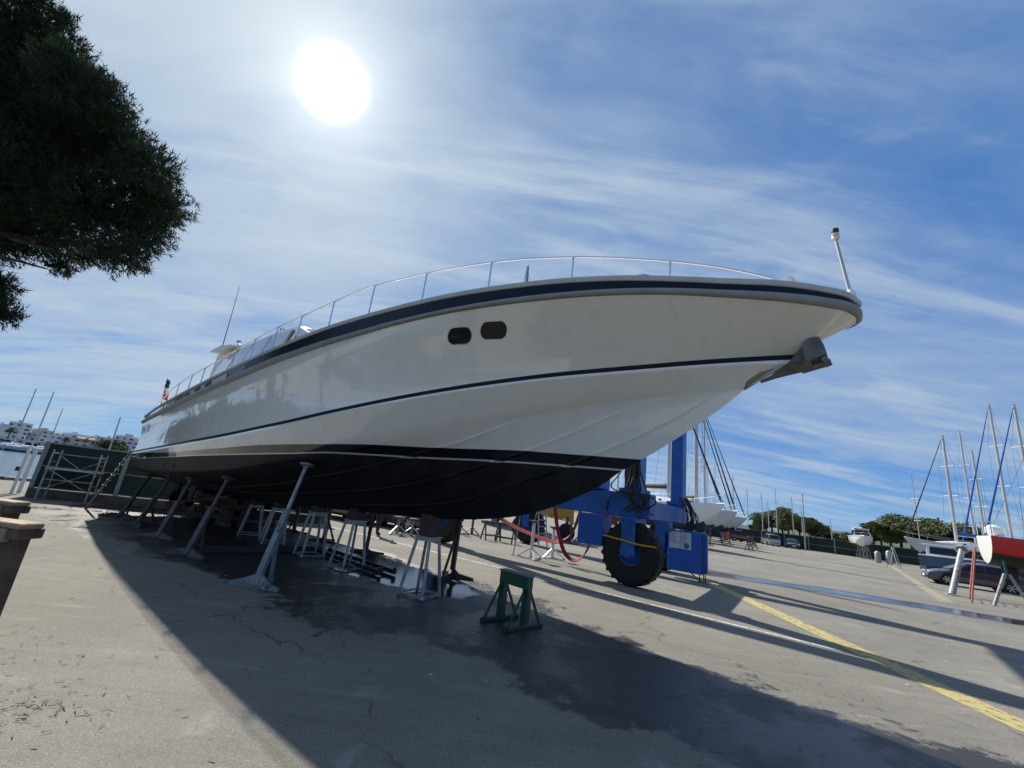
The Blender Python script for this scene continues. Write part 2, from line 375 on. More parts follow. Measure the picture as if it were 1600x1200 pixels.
    a = seg(-10.5, 13.6, -4.6, 10.2, 2.3, fray); a2 = seg(-4.6, 10.2, -.9, 7.6, 2.1, fray); a3 = seg(-.9, 7.2, 4.4, 3.2, 1.15, fray)
    damp_and_shade = mt('MAXIMUM', mt('MAXIMUM', a, a2), a3)
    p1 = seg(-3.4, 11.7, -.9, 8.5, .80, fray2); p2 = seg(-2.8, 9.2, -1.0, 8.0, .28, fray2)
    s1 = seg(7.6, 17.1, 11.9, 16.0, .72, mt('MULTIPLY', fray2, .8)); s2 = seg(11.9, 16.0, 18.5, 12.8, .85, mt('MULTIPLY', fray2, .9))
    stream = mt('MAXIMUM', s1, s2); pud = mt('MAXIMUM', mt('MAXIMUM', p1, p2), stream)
    dmask = mt('MAXIMUM', rng(damp_and_shade, -.10, .14), rng(stream, -.45, .1)); pmask = rng(pud, -.02, .16)
    wet = n_('ShaderNodeMix', data_type='RGBA', blend_type='MULTIPLY'); L.new(mt('MULTIPLY', dmask, .97), wet.inputs[0]); L.new(col, wet.inputs[6]); wet.inputs[7].default_value = (.125,.12,.13,1)  # darkens both the damp ground and the hull's shade
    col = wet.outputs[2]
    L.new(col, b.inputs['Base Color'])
    rough = mt('SUBTRACT', mt('SUBTRACT', .9, mt('MULTIPLY', dmask, mt('ADD', .42, mt('MULTIPLY', rng(noise(1.1, 7, .65, .4), .42, .60), .30)))), mt('MULTIPLY', pmask, .36))
    L.new(mt('MAXIMUM', rough, .04), b.inputs['Roughness'])
    b.inputs['Specular IOR Level'].default_value = .45
    bp = n_('ShaderNodeBump'); bp.inputs['Distance'].default_value = .012
    L.new(mt('SUBTRACT', .75, mt('MULTIPLY', pmask, .72)), bp.inputs['Strength'])
    hgt = mt('ADD', mt('MULTIPLY', stone, .55), mt('ADD', mt('MULTIPLY', grit, .6), mt('MULTIPLY', mid, .8))); L.new(hgt, bp.inputs['Height']); L.new(bp.outputs[0], b.inputs['Normal'])
    return m
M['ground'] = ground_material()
# quay outline: open water to the left and behind, the yard runs on to the right
edge = [(-260,60),(-49,40),(-24.2,20.3),(-21.2,19.5),(-16,33),(-8,70),(10,130),(30,420)]
g = MB(); P = [(x,y,0) for x,y in edge]+[(900,420,0),(900,-400,0),(-260,-400,0)]
g.add(P, [tuple(range(len(P)))]); q = [(x,y,0) for x,y in edge]
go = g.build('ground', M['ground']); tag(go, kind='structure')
me = go.data
if me.polygons[0].normal.z < 0: me.flip_normals()
qb = MB()
for a, b_ in zip(edge[:-1], edge[1:]): qb.add([(a[0],a[1],-.02),(b_[0],b_[1],-.02),(b_[0],b_[1],-3),(a[0],a[1],-3)], [(0,1,2,3)])
tag(qb.build('quay_wall', M['concrete']), kind='structure')
kb = MB()
for a, b_ in zip(edge[2:6], edge[3:7]): kb.beam((a[0]+.25,a[1]-.25,.06),(b_[0]+.25,b_[1]-.25,.06), .5, .13)
tag(kb.build('quay_edge', M['concrete']), kind='structure')
def water_mat():
    m = mat('sea_water', (.06,.12,.15), .12, 0, .2, .05); N, L = nt(m); b = N['Principled BSDF']; b.inputs['Specular IOR Level'].default_value = .6
    tc = N.new('ShaderNodeTexCoord'); n = N.new('ShaderNodeTexNoise'); n.inputs['Scale'].default_value = 1.3; n.inputs['Detail'].default_value = 5
    L.new(tc.outputs['Object'], n.inputs['Vector']); bp = N.new('ShaderNodeBump'); bp.inputs['Strength'].default_value = .8; bp.inputs['Distance'].default_value = .25
    L.new(n.outputs['Fac'], bp.inputs['Height']); L.new(bp.outputs[0], b.inputs['Normal']); return m
wa = MB(); wa.add([(-3000,-1500,-1.2),(1200,-1500,-1.2),(1200,3000,-1.2),(-3000,3000,-1.2)], [(0,1,2,3)])
tag(wa.build('water', water_mat()), kind='structure')

def paint(name, col, wear):
    m = mat(name, col, .75, 0, .15, 5, .4, 70); N, L = nt(m); b = N['Principled BSDF']
    tc = N.new('ShaderNodeTexCoord'); n = N.new('ShaderNodeTexNoise'); n.inputs['Scale'].default_value = 9; n.inputs['Detail'].default_value = 8; n.inputs['Roughness'].default_value = .7
    L.new(tc.outputs['Object'], n.inputs['Vector']); rp = N.new('ShaderNodeMapRange'); L.new(n.outputs['Fac'], rp.inputs[0]); rp.inputs[1].default_value = wear; rp.inputs[2].default_value = wear+.10
    rp.inputs[3].default_value = 0; rp.inputs[4].default_value = .95; L.new(rp.outputs[0], b.inputs['Alpha']); return m
def line(name, pts, wd, m, z=.004):
    k = MB()
    for (a, b_) in zip(pts[:-1], pts[1:]):
        a = Vector((*a, z)); b_ = Vector((*b_, z)); d = (b_-a).normalized(); s = Vector((-d.y, d.x, 0))*wd/2
        k.add([a-s, b_-s, b_+s, a+s], [(0,1,2,3)])
    o = k.build(name, m); tag(o, kind='structure')
    for p in o.data.polygons:
        if p.normal.z < 0: o.data.flip_normals(); break
M['yline'] = paint('yellow_line_paint', (.44,.37,.15), .37); M['wline'] = paint('white_line_paint', (.50,.50,.48), .39); M['pline'] = paint('pale_line_paint', (.36,.33,.23), .40)
line('yellow_road_line', [(6.95,15.6),(6.30,9.0),(5.80,4.3),(5.4,.5)], .40, M['yline'])
line('pale_yellow_road_line', [(47.3,53.8),(17.3,17.2)], .42, M['pline'])
line('white_road_line', [(-7.6,18.0),(5.75,7.55)], .11, M['wline'], .006)

rnl = random.Random(21); k = MB()
def bit(x, y):
    a = rnl.uniform(0, 6.28); l_ = rnl.uniform(.008,.030); w_ = rnl.uniform(.0015,.005); c, q = math.cos(a), math.sin(a); z = .006+rnl.random()*.006
    k.add([(x-c*l_+q*w_,y-q*l_-c*w_,z),(x+c*l_+q*w_,y+q*l_-c*w_,z+.004),(x+c*l_-q*w_,y+q*l_+c*w_,z),(x-c*l_-q*w_,y-q*l_+c*w_,z)], [(0,1,2,3)])
for cx, cy, r_, n_ in ((-2.9,3.3,.30,110),(-8.6,10.6,.7,520),(-3.6,3.9,.6,60),(-1.2,2.7,1.0,30),(-7.0,8.6,1.3,60),(2.5,3.9,1.4,40),(4.4,6.2,1.3,50)):
    for i in range(n_): bit(cx+rnl.gauss(0,r_), cy+rnl.gauss(0,r_*.6))
tag(k.build('pine_needle_litter', mat('dry_needles', (.16,.075,.035), .85, 0, .5, 30), fix=False), 'scattered dry brown pine needles and grit on the ground', 'litter', kind='stuff')

# ------------------------------------------------------------------ the motor yacht
YH = math.atan2(-.648, .762); YL = (3.4035, 4.0023, 0)          # bow tip foot point; local x forward, y to port
ce, se = math.cos(YH), math.sin(YH)
def yw(s, b, z=0.0):      # yacht station s, starboard offset b -> world
    return Vector((YL[0]+s*ce+b*se, YL[1]+s*se-b*ce, z))
yacht = thing('motor_yacht', 'long white motor yacht with black bottom propped up ashore on stands', 'yacht', YL, YH)
S0 = -17.4
SL = [-17.4,-16,-14,-12,-10,-8,-7,-6,-5,-4,-3,-2,-1.5,-1,-.5,-.2,0]
def cz(vals, end): return pchip([s for s in SL if s < end[0]-.02]+[end[0]], [v for s, v in zip(SL, vals) if s < end[0]-.02]+[end[1]])
zdeck = cz([2.86,3.05,3.265,3.474,3.701,3.942,4.054,4.14,4.195,4.235,4.245,4.224,4.197,4.168,4.145,4.115,4.085], (.08,4.06))
zband = cz([2.72,2.865,3.072,3.279,3.492,3.711,3.808,3.89,3.965,4.023,4.061,4.072,4.065,4.044,4.02,4.004,3.985], (.08,3.965))
zrail = cz([2.625,2.75,2.936,3.128,3.347,3.59,3.706,3.807,3.895,3.955,3.987,3.999,3.99,3.962,3.925,3.905,3.88], (.05,3.87))
zstr = cz([1.78,1.866,1.985,2.115,2.282,2.513,2.665,2.833,3.008,3.17,3.305,3.413,3.469,3.519,3.56,3.56,3.56], (-.5,3.56))
zchi = cz([1.262,1.284,1.343,1.424,1.566,1.85,2.036,2.243,2.467,2.68,2.895,3.07,3.14,3.2,3.2,3.2,3.2], (-1.0,3.2))
zkee = pchip([-17.6,-14.3,-12.66,-11.25,-8.39,-6.88,-5.49,-4.58,-3.97,-3.56,-3.18,-2.71,-2.44,-2.21,-1.26,-1.0],[.72,.78,.83,.9,1.08,1.16,1.25,1.36,1.48,1.61,1.77,2.01,2.21,2.34,2.98,3.2])
bshe = pchip([-17.6,-15,-12,-9,-7,-6,-5,-4,-3,-2.4,-1.75,-1.05,-.5,-.2,0,.08],[2.2,2.3,2.35,2.3,2.18,2.08,1.97,1.82,1.6,1.43,1.19,.86,.57,.36,.18,0])
bstr = pchip([-17.6,-12,-9,-7,-6,-5,-4,-3,-2,-1,-.5],[2.18,2.28,2.15,1.92,1.74,1.5,1.22,.92,.58,.2,0])
bchi = pchip([-17.6,-12,-9,-7,-5,-4,-3,-2,-1.0],[2.1,2.15,1.95,1.6,1.12,.86,.58,.29,0])
zwl = pchip([-17.4,-15.9,-10.2,-7.8,-6.9,-5.94,-5.5,-4.12,-3,-2.4],[1.55,1.60,1.86,2.0,2.075,2.12,2.135,2.19,2.21,2.215])
zdk = pchip([-17.4,-17.06,-12.74,-10.23,-8.72,-7.4,-5.81,-4.93,-3.55,-2.2],[1.68,1.70,1.84,1.98,2.09,2.17,2.265,2.30,2.355,2.36])
NU = 96
US = [1-(1-i/(NU-1))**2 for i in range(NU)]
def row(bf, zf, send, db=0.0, dz=0.0):
    out = []
    for u in US:
        s = S0+(send-S0)*u; k = min(1.0, (send-s)/.4) if db else 0
        out.append((s, bf(s)+db*k, zf(s)+dz*(min(1.0, (send-s)/1.2) if dz else 0)))
    out[-1] = (out[-1][0], 0.0, out[-1][2]); return out
def lerp(a, b_, t, bow=0.0): return [tuple(p[i]+(q[i]-p[i])*t+(-bow*min(1, p[1]) if i == 1 else 0) for i in range(3)) for p, q in zip(a, b_)]
rk = row(lambda s: 0.0, zkee, -1.0); rc = row(bchi, zchi, -1.0); rs = row(bstr, zstr, -.5)
rsb = row(bstr, lambda s: zstr(s)-.058, -.53); rkn = row(bstr, lambda s: zstr(s)-.10, -.56, .022)
rr_ = row(bshe, zrail, .05); rb = row(bshe, zband, .08); rd = row(bshe, zdeck, .08)
seq = [rk, lerp(rk,rc,.33,.02), lerp(rk,rc,.66,.02), rc, lerp(rc,rkn,.04,-.012), lerp(rc,rkn,.35), lerp(rc,rkn,.7), rkn, rsb, rs]
for t in (.25,.5,.75): seq.append(lerp(rs, rr_, t, .05*4*t*(1-t)))
seq.append(rr_); seq.append(rd)
stripe_i = 8
def starb(rows, sgn=-1): return [[(s, sgn*b_, z) for s, b_, z in r] for r in rows]
h = MB(); mis = [0]*(len(seq)-1); mis[stripe_i] = 1
for sgn in (-1, 1): h.grid(starb(seq, sgn), mis=mis, flip=(sgn > 0))
tr = [(r[0][0], -r[0][1], r[0][2]) for r in seq]; tl = [(r[0][0], r[0][1], r[0][2]) for r in seq[::-1]]
h.add(tr+tl[:-1], [tuple(range(len(tr)+len(tl)-1))], 0)
def hull_mat():
    m = bpy.data.materials.new('yacht_topsides_and_antifouling'); m.use_nodes = True; N, L = nt(m); b = N['Principled BSDF']
    def att(n): a = N.new('ShaderNodeAttribute'); a.attribute_name = n; return a.outputs['Fac']
    def cmp_(x, t, w_=.0025):
        q = N.new('ShaderNodeMapRange'); L.new(x, q.inputs[0]); q.inputs[1].default_value = t-w_; q.inputs[2].default_value = t+w_; return q.outputs[0]
    def mix(f, a, c):
        q = N.new('ShaderNodeMix'); q.data_type = 'RGBA'; L.new(f, q.inputs[0])
        for i, x in ((6,a),(7,c)):
            if isinstance(x, tuple): q.inputs[i].default_value = (*x,1)
            else: L.new(x, q.inputs[i])
        return q.outputs[2]
    tc = N.new('ShaderNodeTexCoord'); n = N.new('ShaderNodeTexNoise'); n.inputs['Scale'].default_value = .8; n.inputs['Detail'].default_value = 5; L.new(tc.outputs['Object'], n.inputs['Vector'])
    n3 = N.new('ShaderNodeTexNoise'); n3.inputs['Scale'].default_value = 3; n3.inputs['Detail'].default_value = 8; L.new(tc.outputs['Object'], n3.inputs['Vector'])
    wl, dk = att('above_waterline'), att('above_boot_top')
    gel = mix(n.outputs['Fac'], (.85,.825,.735), (.89,.865,.775))
    mpz = N.new('ShaderNodeMapping'); mpz.inputs['Scale'].default_value = (3.2,3.2,.22); L.new(tc.outputs['Object'], mpz.inputs[0])
    nv = N.new('ShaderNodeTexNoise'); nv.inputs['Scale'].default_value = 2.2; nv.inputs['Detail'].default_value = 7; L.new(mpz.outputs[0], nv.inputs['Vector'])
    rv = N.new('ShaderNodeMapRange'); L.new(nv.outputs['Fac'], rv.inputs[0]); rv.inputs[1].default_value = .50; rv.inputs[2].default_value = .78; rv.inputs[4].default_value = .30
    gel = mix(rv.outputs[0], gel, (.66,.63,.54))
    rn3 = N.new('ShaderNodeMapRange'); L.new(n3.outputs['Fac'], rn3.inputs[0]); rn3.inputs[1].default_value = .40; rn3.inputs[2].default_value = .68
    anti = mix(rn3.outputs[0], (.0035,.004,.007), (.016,.016,.021))
    above_dk = cmp_(dk, 0); above_line = cmp_(wl, .011); below_line = cmp_(wl, -.011)
    boot = mix(above_dk, (.006,.0065,.012), gel); ln = mix(above_line, (.62,.60,.52), boot); col = mix(below_line, anti, ln)
    L.new(col, b.inputs['Base Color'])
    rg = N.new('ShaderNodeMapRange'); L.new(below_line, rg.inputs[0]); rg.inputs[3].default_value = .6; rg.inputs[4].default_value = .10; L.new(rg.outputs[0], b.inputs['Roughness'])
    b.inputs['IOR'].default_value = 1.5; b.inputs['Coat Roughness'].default_value = .03
    L.new(below_line, b.inputs['Coat Weight'])
    wvn = N.new('ShaderNodeTexNoise'); wvn.inputs['Scale'].default_value = 1.7; wvn.inputs['Detail'].default_value = 2; L.new(tc.outputs['Object'], wvn.inputs['Vector'])
    bp = N.new('ShaderNodeBump'); bp.inputs['Strength'].default_value = .4; bp.inputs['Distance'].default_value = .018; L.new(wvn.outputs['Fac'], bp.inputs['Height']); L.new(bp.outputs[0], b.inputs['Normal']); L.new(bp.outputs[0], b.inputs['Coat Normal'])
    return m
ho = h.build('hull', [hull_mat(), M['stripe']], yacht, smooth=True)
a1 = ho.data.attributes.new('above_waterline', 'FLOAT', 'POINT'); a2 = ho.data.attributes.new('above_boot_top', 'FLOAT', 'POINT')
a1.data.foreach_set('value', [v.co.z-zwl(v.co.x) for v in ho.data.vertices]); a2.data.foreach_set('value', [v.co.z-zdk(v.co.x) for v in ho.data.vertices])

from mathutils.bvhtree import BVHTree
_bv = BVHTree.FromPolygons([tuple(v.co) for v in ho.data.vertices], [tuple(p.vertices) for p in ho.data.polygons])
def hull_b(s, z, dflt=0.0):      # starboard half breadth of the built hull at station s, height z
    h_ = _bv.ray_cast(Vector((s, -8, z)), Vector((0,1,0)))
    return -h_[0].y if h_[0] is not None and h_[0].y < 0 else dflt
# deck with camber
dk = MB(); rows = []
for t in [i/8 for i in range(9)]:
    c = 1-2*t; rows.append([(s, -b_*c, z+.02+.09*(1-c*c)*min(1, b_)) for s, b_, z in rd])
dk.grid(rows); dk.build('deck', M['white'], yacht, smooth=True)
def loop_profile(prof, base, close_bow=True):
    """sweep a small outward profile [(out, dz)] round the whole sheer"""
    path = [(s, -b_, z) for s, b_, z in base]+[(s, b_, z) for s, b_, z in base[:-1][::-1]]
    n = len(path); rows = []
    for i, p in enumerate(path):
        a = Vector(path[max(i-1,0)]); c = Vector(path[min(i+1,n-1)]); d = c-a; d.z = 0; d.normalize(); o = Vector((d.y, -d.x, 0))
        rows.append([(p[0]+o.x*q[0], p[1]+o.y*q[0], p[2]+q[1]) for q in prof])
    return rows
rail_rows = []
zmid = lambda s: (zband(s)+zrail(s))/2
hh = lambda s: (zband(s)-zrail(s))/2
base = [(s, b_, (z+z2)/2) for (s, b_, z), (_, _, z2) in zip(rr_, rb)]
rub = MB(); prof = [(-.01,-1),(.022,-1),(.045,-.6),(.052,0),(.045,.6),(.022,1),(-.01,1)]
path = [(s, -b_, z) for s, b_, z in base]+[(s, b_, z) for s, b_, z in base[:-1][::-1]]
for i, p in enumerate(path):
    a = Vector(path[max(i-1,0)]); c = Vector(path[min(i+1,len(path)-1)]); d = c-a; d.z = 0; d.normalize(); o = Vector((d.y,-d.x,0)); k = hh(p[0])
    rail_rows.append([(p[0]+o.x*q[0], p[1]+o.y*q[0], p[2]+k*q[1]) for q in prof])
rub.grid(rail_rows); rub.build('rub_rail', M['railgrey'], yacht, smooth=True)
# coloured band above the rub rail (navy forward, white aft), then the white toe rail on the deck edge
def band(name, m, s_a, s_b, fa, fb, out):
    k = MB()
    for sg in (-1, 1):
        rr2 = []; ss = [s for s in [r[0] for r in rb] if s_a < s < s_b]; ss = [s_a]+ss+[s_b]
        for s in ss:
            zb, zt = zband(s), zdeck(s)-.03; bb = bshe(s)
            rr2.append([(s, sg*(bb+out), zb+(zt-zb)*fa), (s, sg*(bb+out), zb+(zt-zb)*fb)])
        k.grid(rr2)
        if s_b > 0: pass
    return k.build(name, m, yacht, smooth=True)
band('hull_band', M['navyband'], -9.55, .075, 0.0, .92, .004)
band('deck_line', M['navyband'], -17.3, -9.62, .80, 1.0, .006)
toe = MB(); toe.grid(loop_profile([(.0,-.05),(.018,-.045),(.026,-.02),(.018,.015),(-.02,.035),(-.09,.03)], rd)); toe.build('toe_rail', M['toerail'], yacht, smooth=True)
def hullpatch(name, m, s0, s1, z0, z1, bf, out=.006, rnd=1.0, parent=yacht, n=20, depth=.02, shear=0.0):
    """rounded opening laid on the hull side; z0,z1 callables of s or floats"""
    k = MB(); pts = []; w_ = (s1-s0)/2; cs = (s0+s1)/2
    zc0 = z0(cs) if callable(z0) else z0; zc1 = z1(cs) if callable(z1) else z1; hh_ = (zc1-zc0)/2; r = min(w_, hh_)*rnd
    for q in range(4):
        cx = (w_-r)*(1 if q in (0,3) else -1); cy = (hh_-r)*(1 if q in (0,1) else -1)
        for i in range(n//4+1):
            t = math.pi/2*(q+i/(n//4)); pts.append((cx+r*math.cos(t), cy+r*math.sin(t)))
    for sg in (-1,):
        P = []
        for x, y in pts:
            s = cs+x+shear*y; zz = (zc0+zc1)/2+y+((z0(s)-z0(cs)) if callable(z0) else 0)
            P.append((s, sg*(bf(s, zz)+out), zz))
        inner = [(p[0], p[1]-sg*depth, p[2]) for p in P]
        nn = len(P); k.add(P+inner, [tuple(range(nn))]+[(i,(i+1)%nn,nn+(i+1)%nn,nn+i) for i in range(nn)])
    return k.build(name, m, parent)
side_b = hull_b
for (sa, sb, za, zb_) in ((-4.275,-3.925,3.617,3.79),(-3.775,-3.415,3.655,3.83)):
    fr = hullpatch('porthole', M['chrome'], sa-.012, sb+.012, za-.012, zb_+.012, side_b, .004, shear=.5)
    hullpatch('pane', M['glass'], sa, sb, za, zb_, side_b, .010, parent=fr, shear=.5)
bs2 = lambda s, z: bshe(s)
for sa, sb in ((-13.12,-12.75),(-12.36,-11.99),(-11.68,-11.30)):
    hullpatch('vent', M['black'], sa, sb, lambda s: zband(s)+.0, lambda s: zdeck(s)-.085, bs2, .008, .6)
hullpatch('side_window', M['glass'], -10.45, -9.56, lambda s: zband(s)+.0, lambda s: zdeck(s)-.055, bs2, .008, .25)
for dz in (.02, .085):
    hullpatch('louvre', M['black'], -17.2, -13.25, lambda s, dz=dz: zband(s)+dz, lambda s, dz=dz: zband(s)+dz+.045, bs2, .008, .9)
# builder's frame mark by the waterline aft
bm_ = MB(); sgn = -1
for (sa, sb, za, zb_) in ((-13.65,-13.60,1.47,1.62),(-12.85,-12.80,1.47,1.62),(-13.6,-12.85,1.47,1.485),(-13.6,-12.85,1.61,1.62)):
    bb = hull_b((sa+sb)/2, (za+zb_)/2, 2.2); bm_.box(((sa+sb)/2, -(bb), (za+zb_)/2), (sb-sa, .02, zb_-za))
bm_.build('intake_grille', M['black'], yacht)
# spray strakes on the bottom
def vbot(s, t): # point on V bottom at fraction t between keel and chine
    return (s, bchi(s)*t-.02*4*t*(1-t)*min(1,bchi(s)), zkee(s)+(zchi(s)-zkee(s))*t)
for pts in ([(-3.6,.75,2.76),(-4.05,.82,2.59),(-4.54,.87,2.41),(-4.95,.94,2.30),(-5.51,1.01,2.15),(-6.51,1.14,1.90),(-7.69,1.22,1.68),(-9.5,1.30,1.40),(-12.5,1.34,1.16),(-17.2,1.34,1.02)],
            [(-2.0,.27,3.06),(-2.42,.33,2.88),(-3.27,.46,2.5),(-4.1,.55,2.2),(-5.35,.61,1.84),(-6.93,.68,1.55),(-8.36,.79,1.39),(-10.5,.86,1.18),(-17.2,.86,.93)],
            [(-1.11,.06,3.25),(-1.85,.11,2.81),(-2.48,.16,2.5),(-3.08,.23,2.23),(-3.96,.29,1.9),(-5.28,.30,1.52),(-8,.32,1.22)]):
    zf = pchip([p[0] for p in pts[::-1]], [p[2] for p in pts[::-1]]); bf = pchip([p[0] for p in pts[::-1]], [p[1] for p in pts[::-1]])
    for sg in (-1, 1):
        rows = []; k = MB(); n = 46; sa, sb = pts[0][0], pts[-1][0]
        for i in range(n):
            s = sa+(sb-sa)*i/(n-1); q = (s, hull_b(s, zf(s), bf(s)), zf(s)); g_ = min(1, (sa-s)/.6+.05)
            ww, dd = .045*g_+.004, .017*g_
            rows.append([(s, sg*(hull_b(s, q[2]-ww*.8, q[1]-ww)), q[2]-ww*.8), (s, sg*(q[1]+dd), q[2]-dd*.3), (s, sg*(q[1]+dd*1.1), q[2]+dd*.25), (s, sg*(hull_b(s, q[2]+dd*.6, q[1])), q[2]+dd*.6)])
        k.grid(rows); st_ = k.build('spray_strake', [bpy.data.materials['yacht_topsides_and_antifouling']], yacht, smooth=True)
        x1 = st_.data.attributes.new('above_waterline','FLOAT','POINT'); x2 = st_.data.attributes.new('above_boot_top','FLOAT','POINT')
        x1.data.foreach_set('value', [v.co.z-zwl(v.co.x)+.01 for v in st_.data.vertices]); x2.data.foreach_set('value', [v.co.z-zdk(v.co.x) for v in st_.data.vertices])
# stainless stem plate, anchor and its blade
k = MB()
for sg in (-1, 1):
    def onb(s, z, out=.012):
        t = min(max((z-3.2)/(zstr(s)-3.2+1e-6), 0), 1); stem = pchip([-1.0,-.5,-.29,-.04],[3.2,3.56,3.66,3.86])
        return (s+.01, sg*(max(bstr(s)*t*.85, 0)+out), z)
    k.add([onb(-1.02,3.185), onb(-.97,3.30), onb(-.93,3.42), onb(-.84,3.455), onb(-.62,3.475), onb(-.52,3.55), onb(-.60,3.475), onb(-.8,3.34)], [tuple(range(8))])
k.build('anchor_pocket', mat('tarnished_stainless', (.26,.25,.22), .35, .8, .4, 8), yacht)
M['anchorsteel'] = mat('galvanised_anchor', (.22,.215,.19), .55, .4, .45, 9, .4, 40)
an = MB(); an.prism([(-.84,-.045,3.272),(-.62,-.045,3.385),(-.56,-.045,3.46),(-.45,-.045,3.60),(-.38,-.045,3.67),(-.34,-.045,3.60),(-.30,-.045,3.52),(-.36,-.045,3.41),(-.62,-.045,3.335)], (0,.09,0))
an.prism([(-.42,-.11,3.60),(-.38,-.11,3.70),(-.27,-.11,3.69),(-.235,-.11,3.60),(-.215,-.11,3.50),(-.40,-.11,3.42)], (0,.22,0))
an.tube((-.45,0,3.375),(-.19,0,3.44), .042, .038, 10); an.tube((-.235,-.1,3.445),(-.235,.1,3.445), .03, .03, 10)
ao = an.build('anchor', M['anchorsteel'], yacht); bl = MB()
for sg in (-1, 1): bl.add([(-.83,0,3.268),(-.55,sg*.13,3.43),(-.36,sg*.15,3.43),(-.34,0,3.37),(-.60,0,3.32),(-.56,sg*.12,3.42),(-.36,sg*.14,3.445)], [(0,1,2,3,4),(0,1,5),(1,2,6,5)])
bl.build('fluke', M['anchorsteel'], ao); lg = MB(); lg.box((-.41,-.05,3.705), (.07,.05,.05), bev=.01); lg.build('bracket', M['whitepaint'], yacht)
# deck fittings at the bow
f = MB(); f.prism([(-.63,-.33,4.17),(-.57,-.33,4.345),(-.45,-.33,4.33),(-.36,-.33,4.17)], (0,.07,0)); f.lathe((-.49,-.345,4.28), [(.0,-.01),(.035,-.01),(.035,.09),(.0,.09)], (0,1,0), 12); f.build('fairlead', M['whitepaint'], yacht)
p = MB(); p.lathe((.02,0,4.09), [(.05,0),(.045,.08),(.022,.13),(.0,.13)], n=14); p.build('light_socket', M['whitepaint'], yacht)
p = MB(); p.tube((.015,0,4.2),(-.06,0,4.86), .017, .016, 10); po = p.build('light_pole', M['alu'], yacht, smooth=True)
p = MB(); p.lathe((-.06,0,4.86), [(.0,-.005),(.025,-.005),(.04,.01),(.038,.03),(.028,.035),(.036,.045),(.036,.07),(.0,.07)], n=14); p.build('lantern_base', M['cream'], po, smooth=True)
p = MB(); p.lathe((-.06,0,4.932), [(.0,0),(.032,0),(.036,.02),(.036,.055),(.02,.06),(.0,.06)], n=14); p.build('lantern', M['black'], po, smooth=True)
hb = MB(); hb.box((-2.1,-.30,4.52), (.34,.5,.42), bev=.08); hb.build('hatch_cover', M['bluecloth'], yacht)
# handrail
posts = [(-14.61,2.21,3.33,3.71),(-13.52,2.23,3.42,3.84),(-12.52,2.25,3.52,3.93),(-10.66,2.24,3.72,4.17),(-9.75,2.22,3.81,4.29),(-8.82,2.19,3.93,4.41),(-7.93,2.15,4.03,4.50),(-6.95,2.08,4.12,4.62),(-5.94,1.97,4.20,4.74),(-4.8,1.84,4.26,4.73),(-3.67,1.66,4.29,4.69),(-2.57,1.38,4.29,4.60),(-1.53,.99,4.25,4.46)]
for sg in (-1, 1):
    pts = [(-17.1,2.12,2.95),(-16.7,2.14,3.18),(-16.0,2.16,3.42),(-15.3,2.19,3.58)]+[(a_,b_,d_) for a_,b_,c_,d_ in posts]+[(-1.0,.74,4.36),(-.62,.55,4.24)]
    fs = [p[0] for p in pts]; fb = pchip(fs, [p[1] for p in pts]); fz = pchip(fs, [p[2] for p in pts]); n = 80
    k = MB(); k.path([(s, sg*fb(s), fz(s)) for s in [fs[0]+(fs[-1]-fs[0])*i/n for i in range(n+1)]], .0125, 8); k.build('handrail', M['chrome'], yacht, smooth=True)
    for a_, b_, c_, d_ in posts:
        k = MB(); k.tube((a_, sg*b_, c_-.03), (a_, sg*b_, d_), .012, .012, 8); k.lathe((a_, sg*b_, zdeck(a_)+.01), [(.0,.04),(.03,.035),(.032,0)], n=10); k.build('stanchion', M['chrome'], yacht, smooth=True)
# deckhouse
stn = [(-8.3,.95,3.95,.80,4.16),(-8.8,1.22,3.9,1.0,4.42),(-9.35,1.42,3.8,1.12,4.72),(-10.3,1.58,3.7,1.22,5.14),(-11.2,1.62,3.6,1.26,5.18),(-13.7,1.62,3.3,1.28,5.06),(-15.2,1.56,3.1,1.24,4.86)]
def csec(s, bb, zb, br, zr):
    return [(s,-bb,zb),(s,-bb+(bb-br)*.2,zb+(zr-zb)*.30),(s,-br-.02,zr-.07),(s,-br*.9,zr),(s,-br*.5,zr+.05),(s,0,zr+.07),(s,br*.5,zr+.05),(s,br*.9,zr),(s,br+.02,zr-.07),(s,bb-(bb-br)*.2,zb+(zr-zb)*.30),(s,bb,zb)]
cb = MB(); rows = [csec(*t) for t in stn]; cb.grid(rows); cb.add(rows[0], [tuple(range(11))]); cb.add(rows[-1], [tuple(range(11))]); cabin = cb.build('deckhouse', M['white'], yacht, smooth=True)
def pane(pts, name='window', m='paleglass', th=.02):
    k = MB(); P = [Vector(p) for p in pts]; nrm = (P[1]-P[0]).cross(P[2]-P[0]).normalized(); c = sum(P, Vector())/len(P)
    if nrm.dot(c-Vector((-12,0,4))) < 0: nrm = -nrm
    k.prism([p+nrm*.004 for p in P], nrm*.012); return k.build(name, M[m], cabin)
def cside(s, t, sg=-1):
    for a_, c_ in zip(stn[:-1], stn[1:]):
        if c_[0] <= s <= a_[0]:
            u = (s-a_[0])/(c_[0]-a_[0]); q = [a_[i]+(c_[i]-a_[i])*u for i in range(5)]
            lo = (q[1]-(q[1]-q[3])*.2, q[2]+(q[4]-q[2])*.30); hi = (q[3]+.02, q[4]-.07)
            return (s, sg*(lo[0]+(hi[0]-lo[0])*t), lo[1]+(hi[1]-lo[1])*t)
for sg in (-1, 1):
    for sa, sb in ((-10.45,-9.30),(-11.55,-10.52),(-12.62,-11.62),(-13.66,-12.69),(-14.9,-13.75)):
        pane([cside(sb,.08,sg),cside(sa,.08,sg),cside(sa,.92,sg),cside(sb,.92 if sb < -9.5 else .86,sg)])
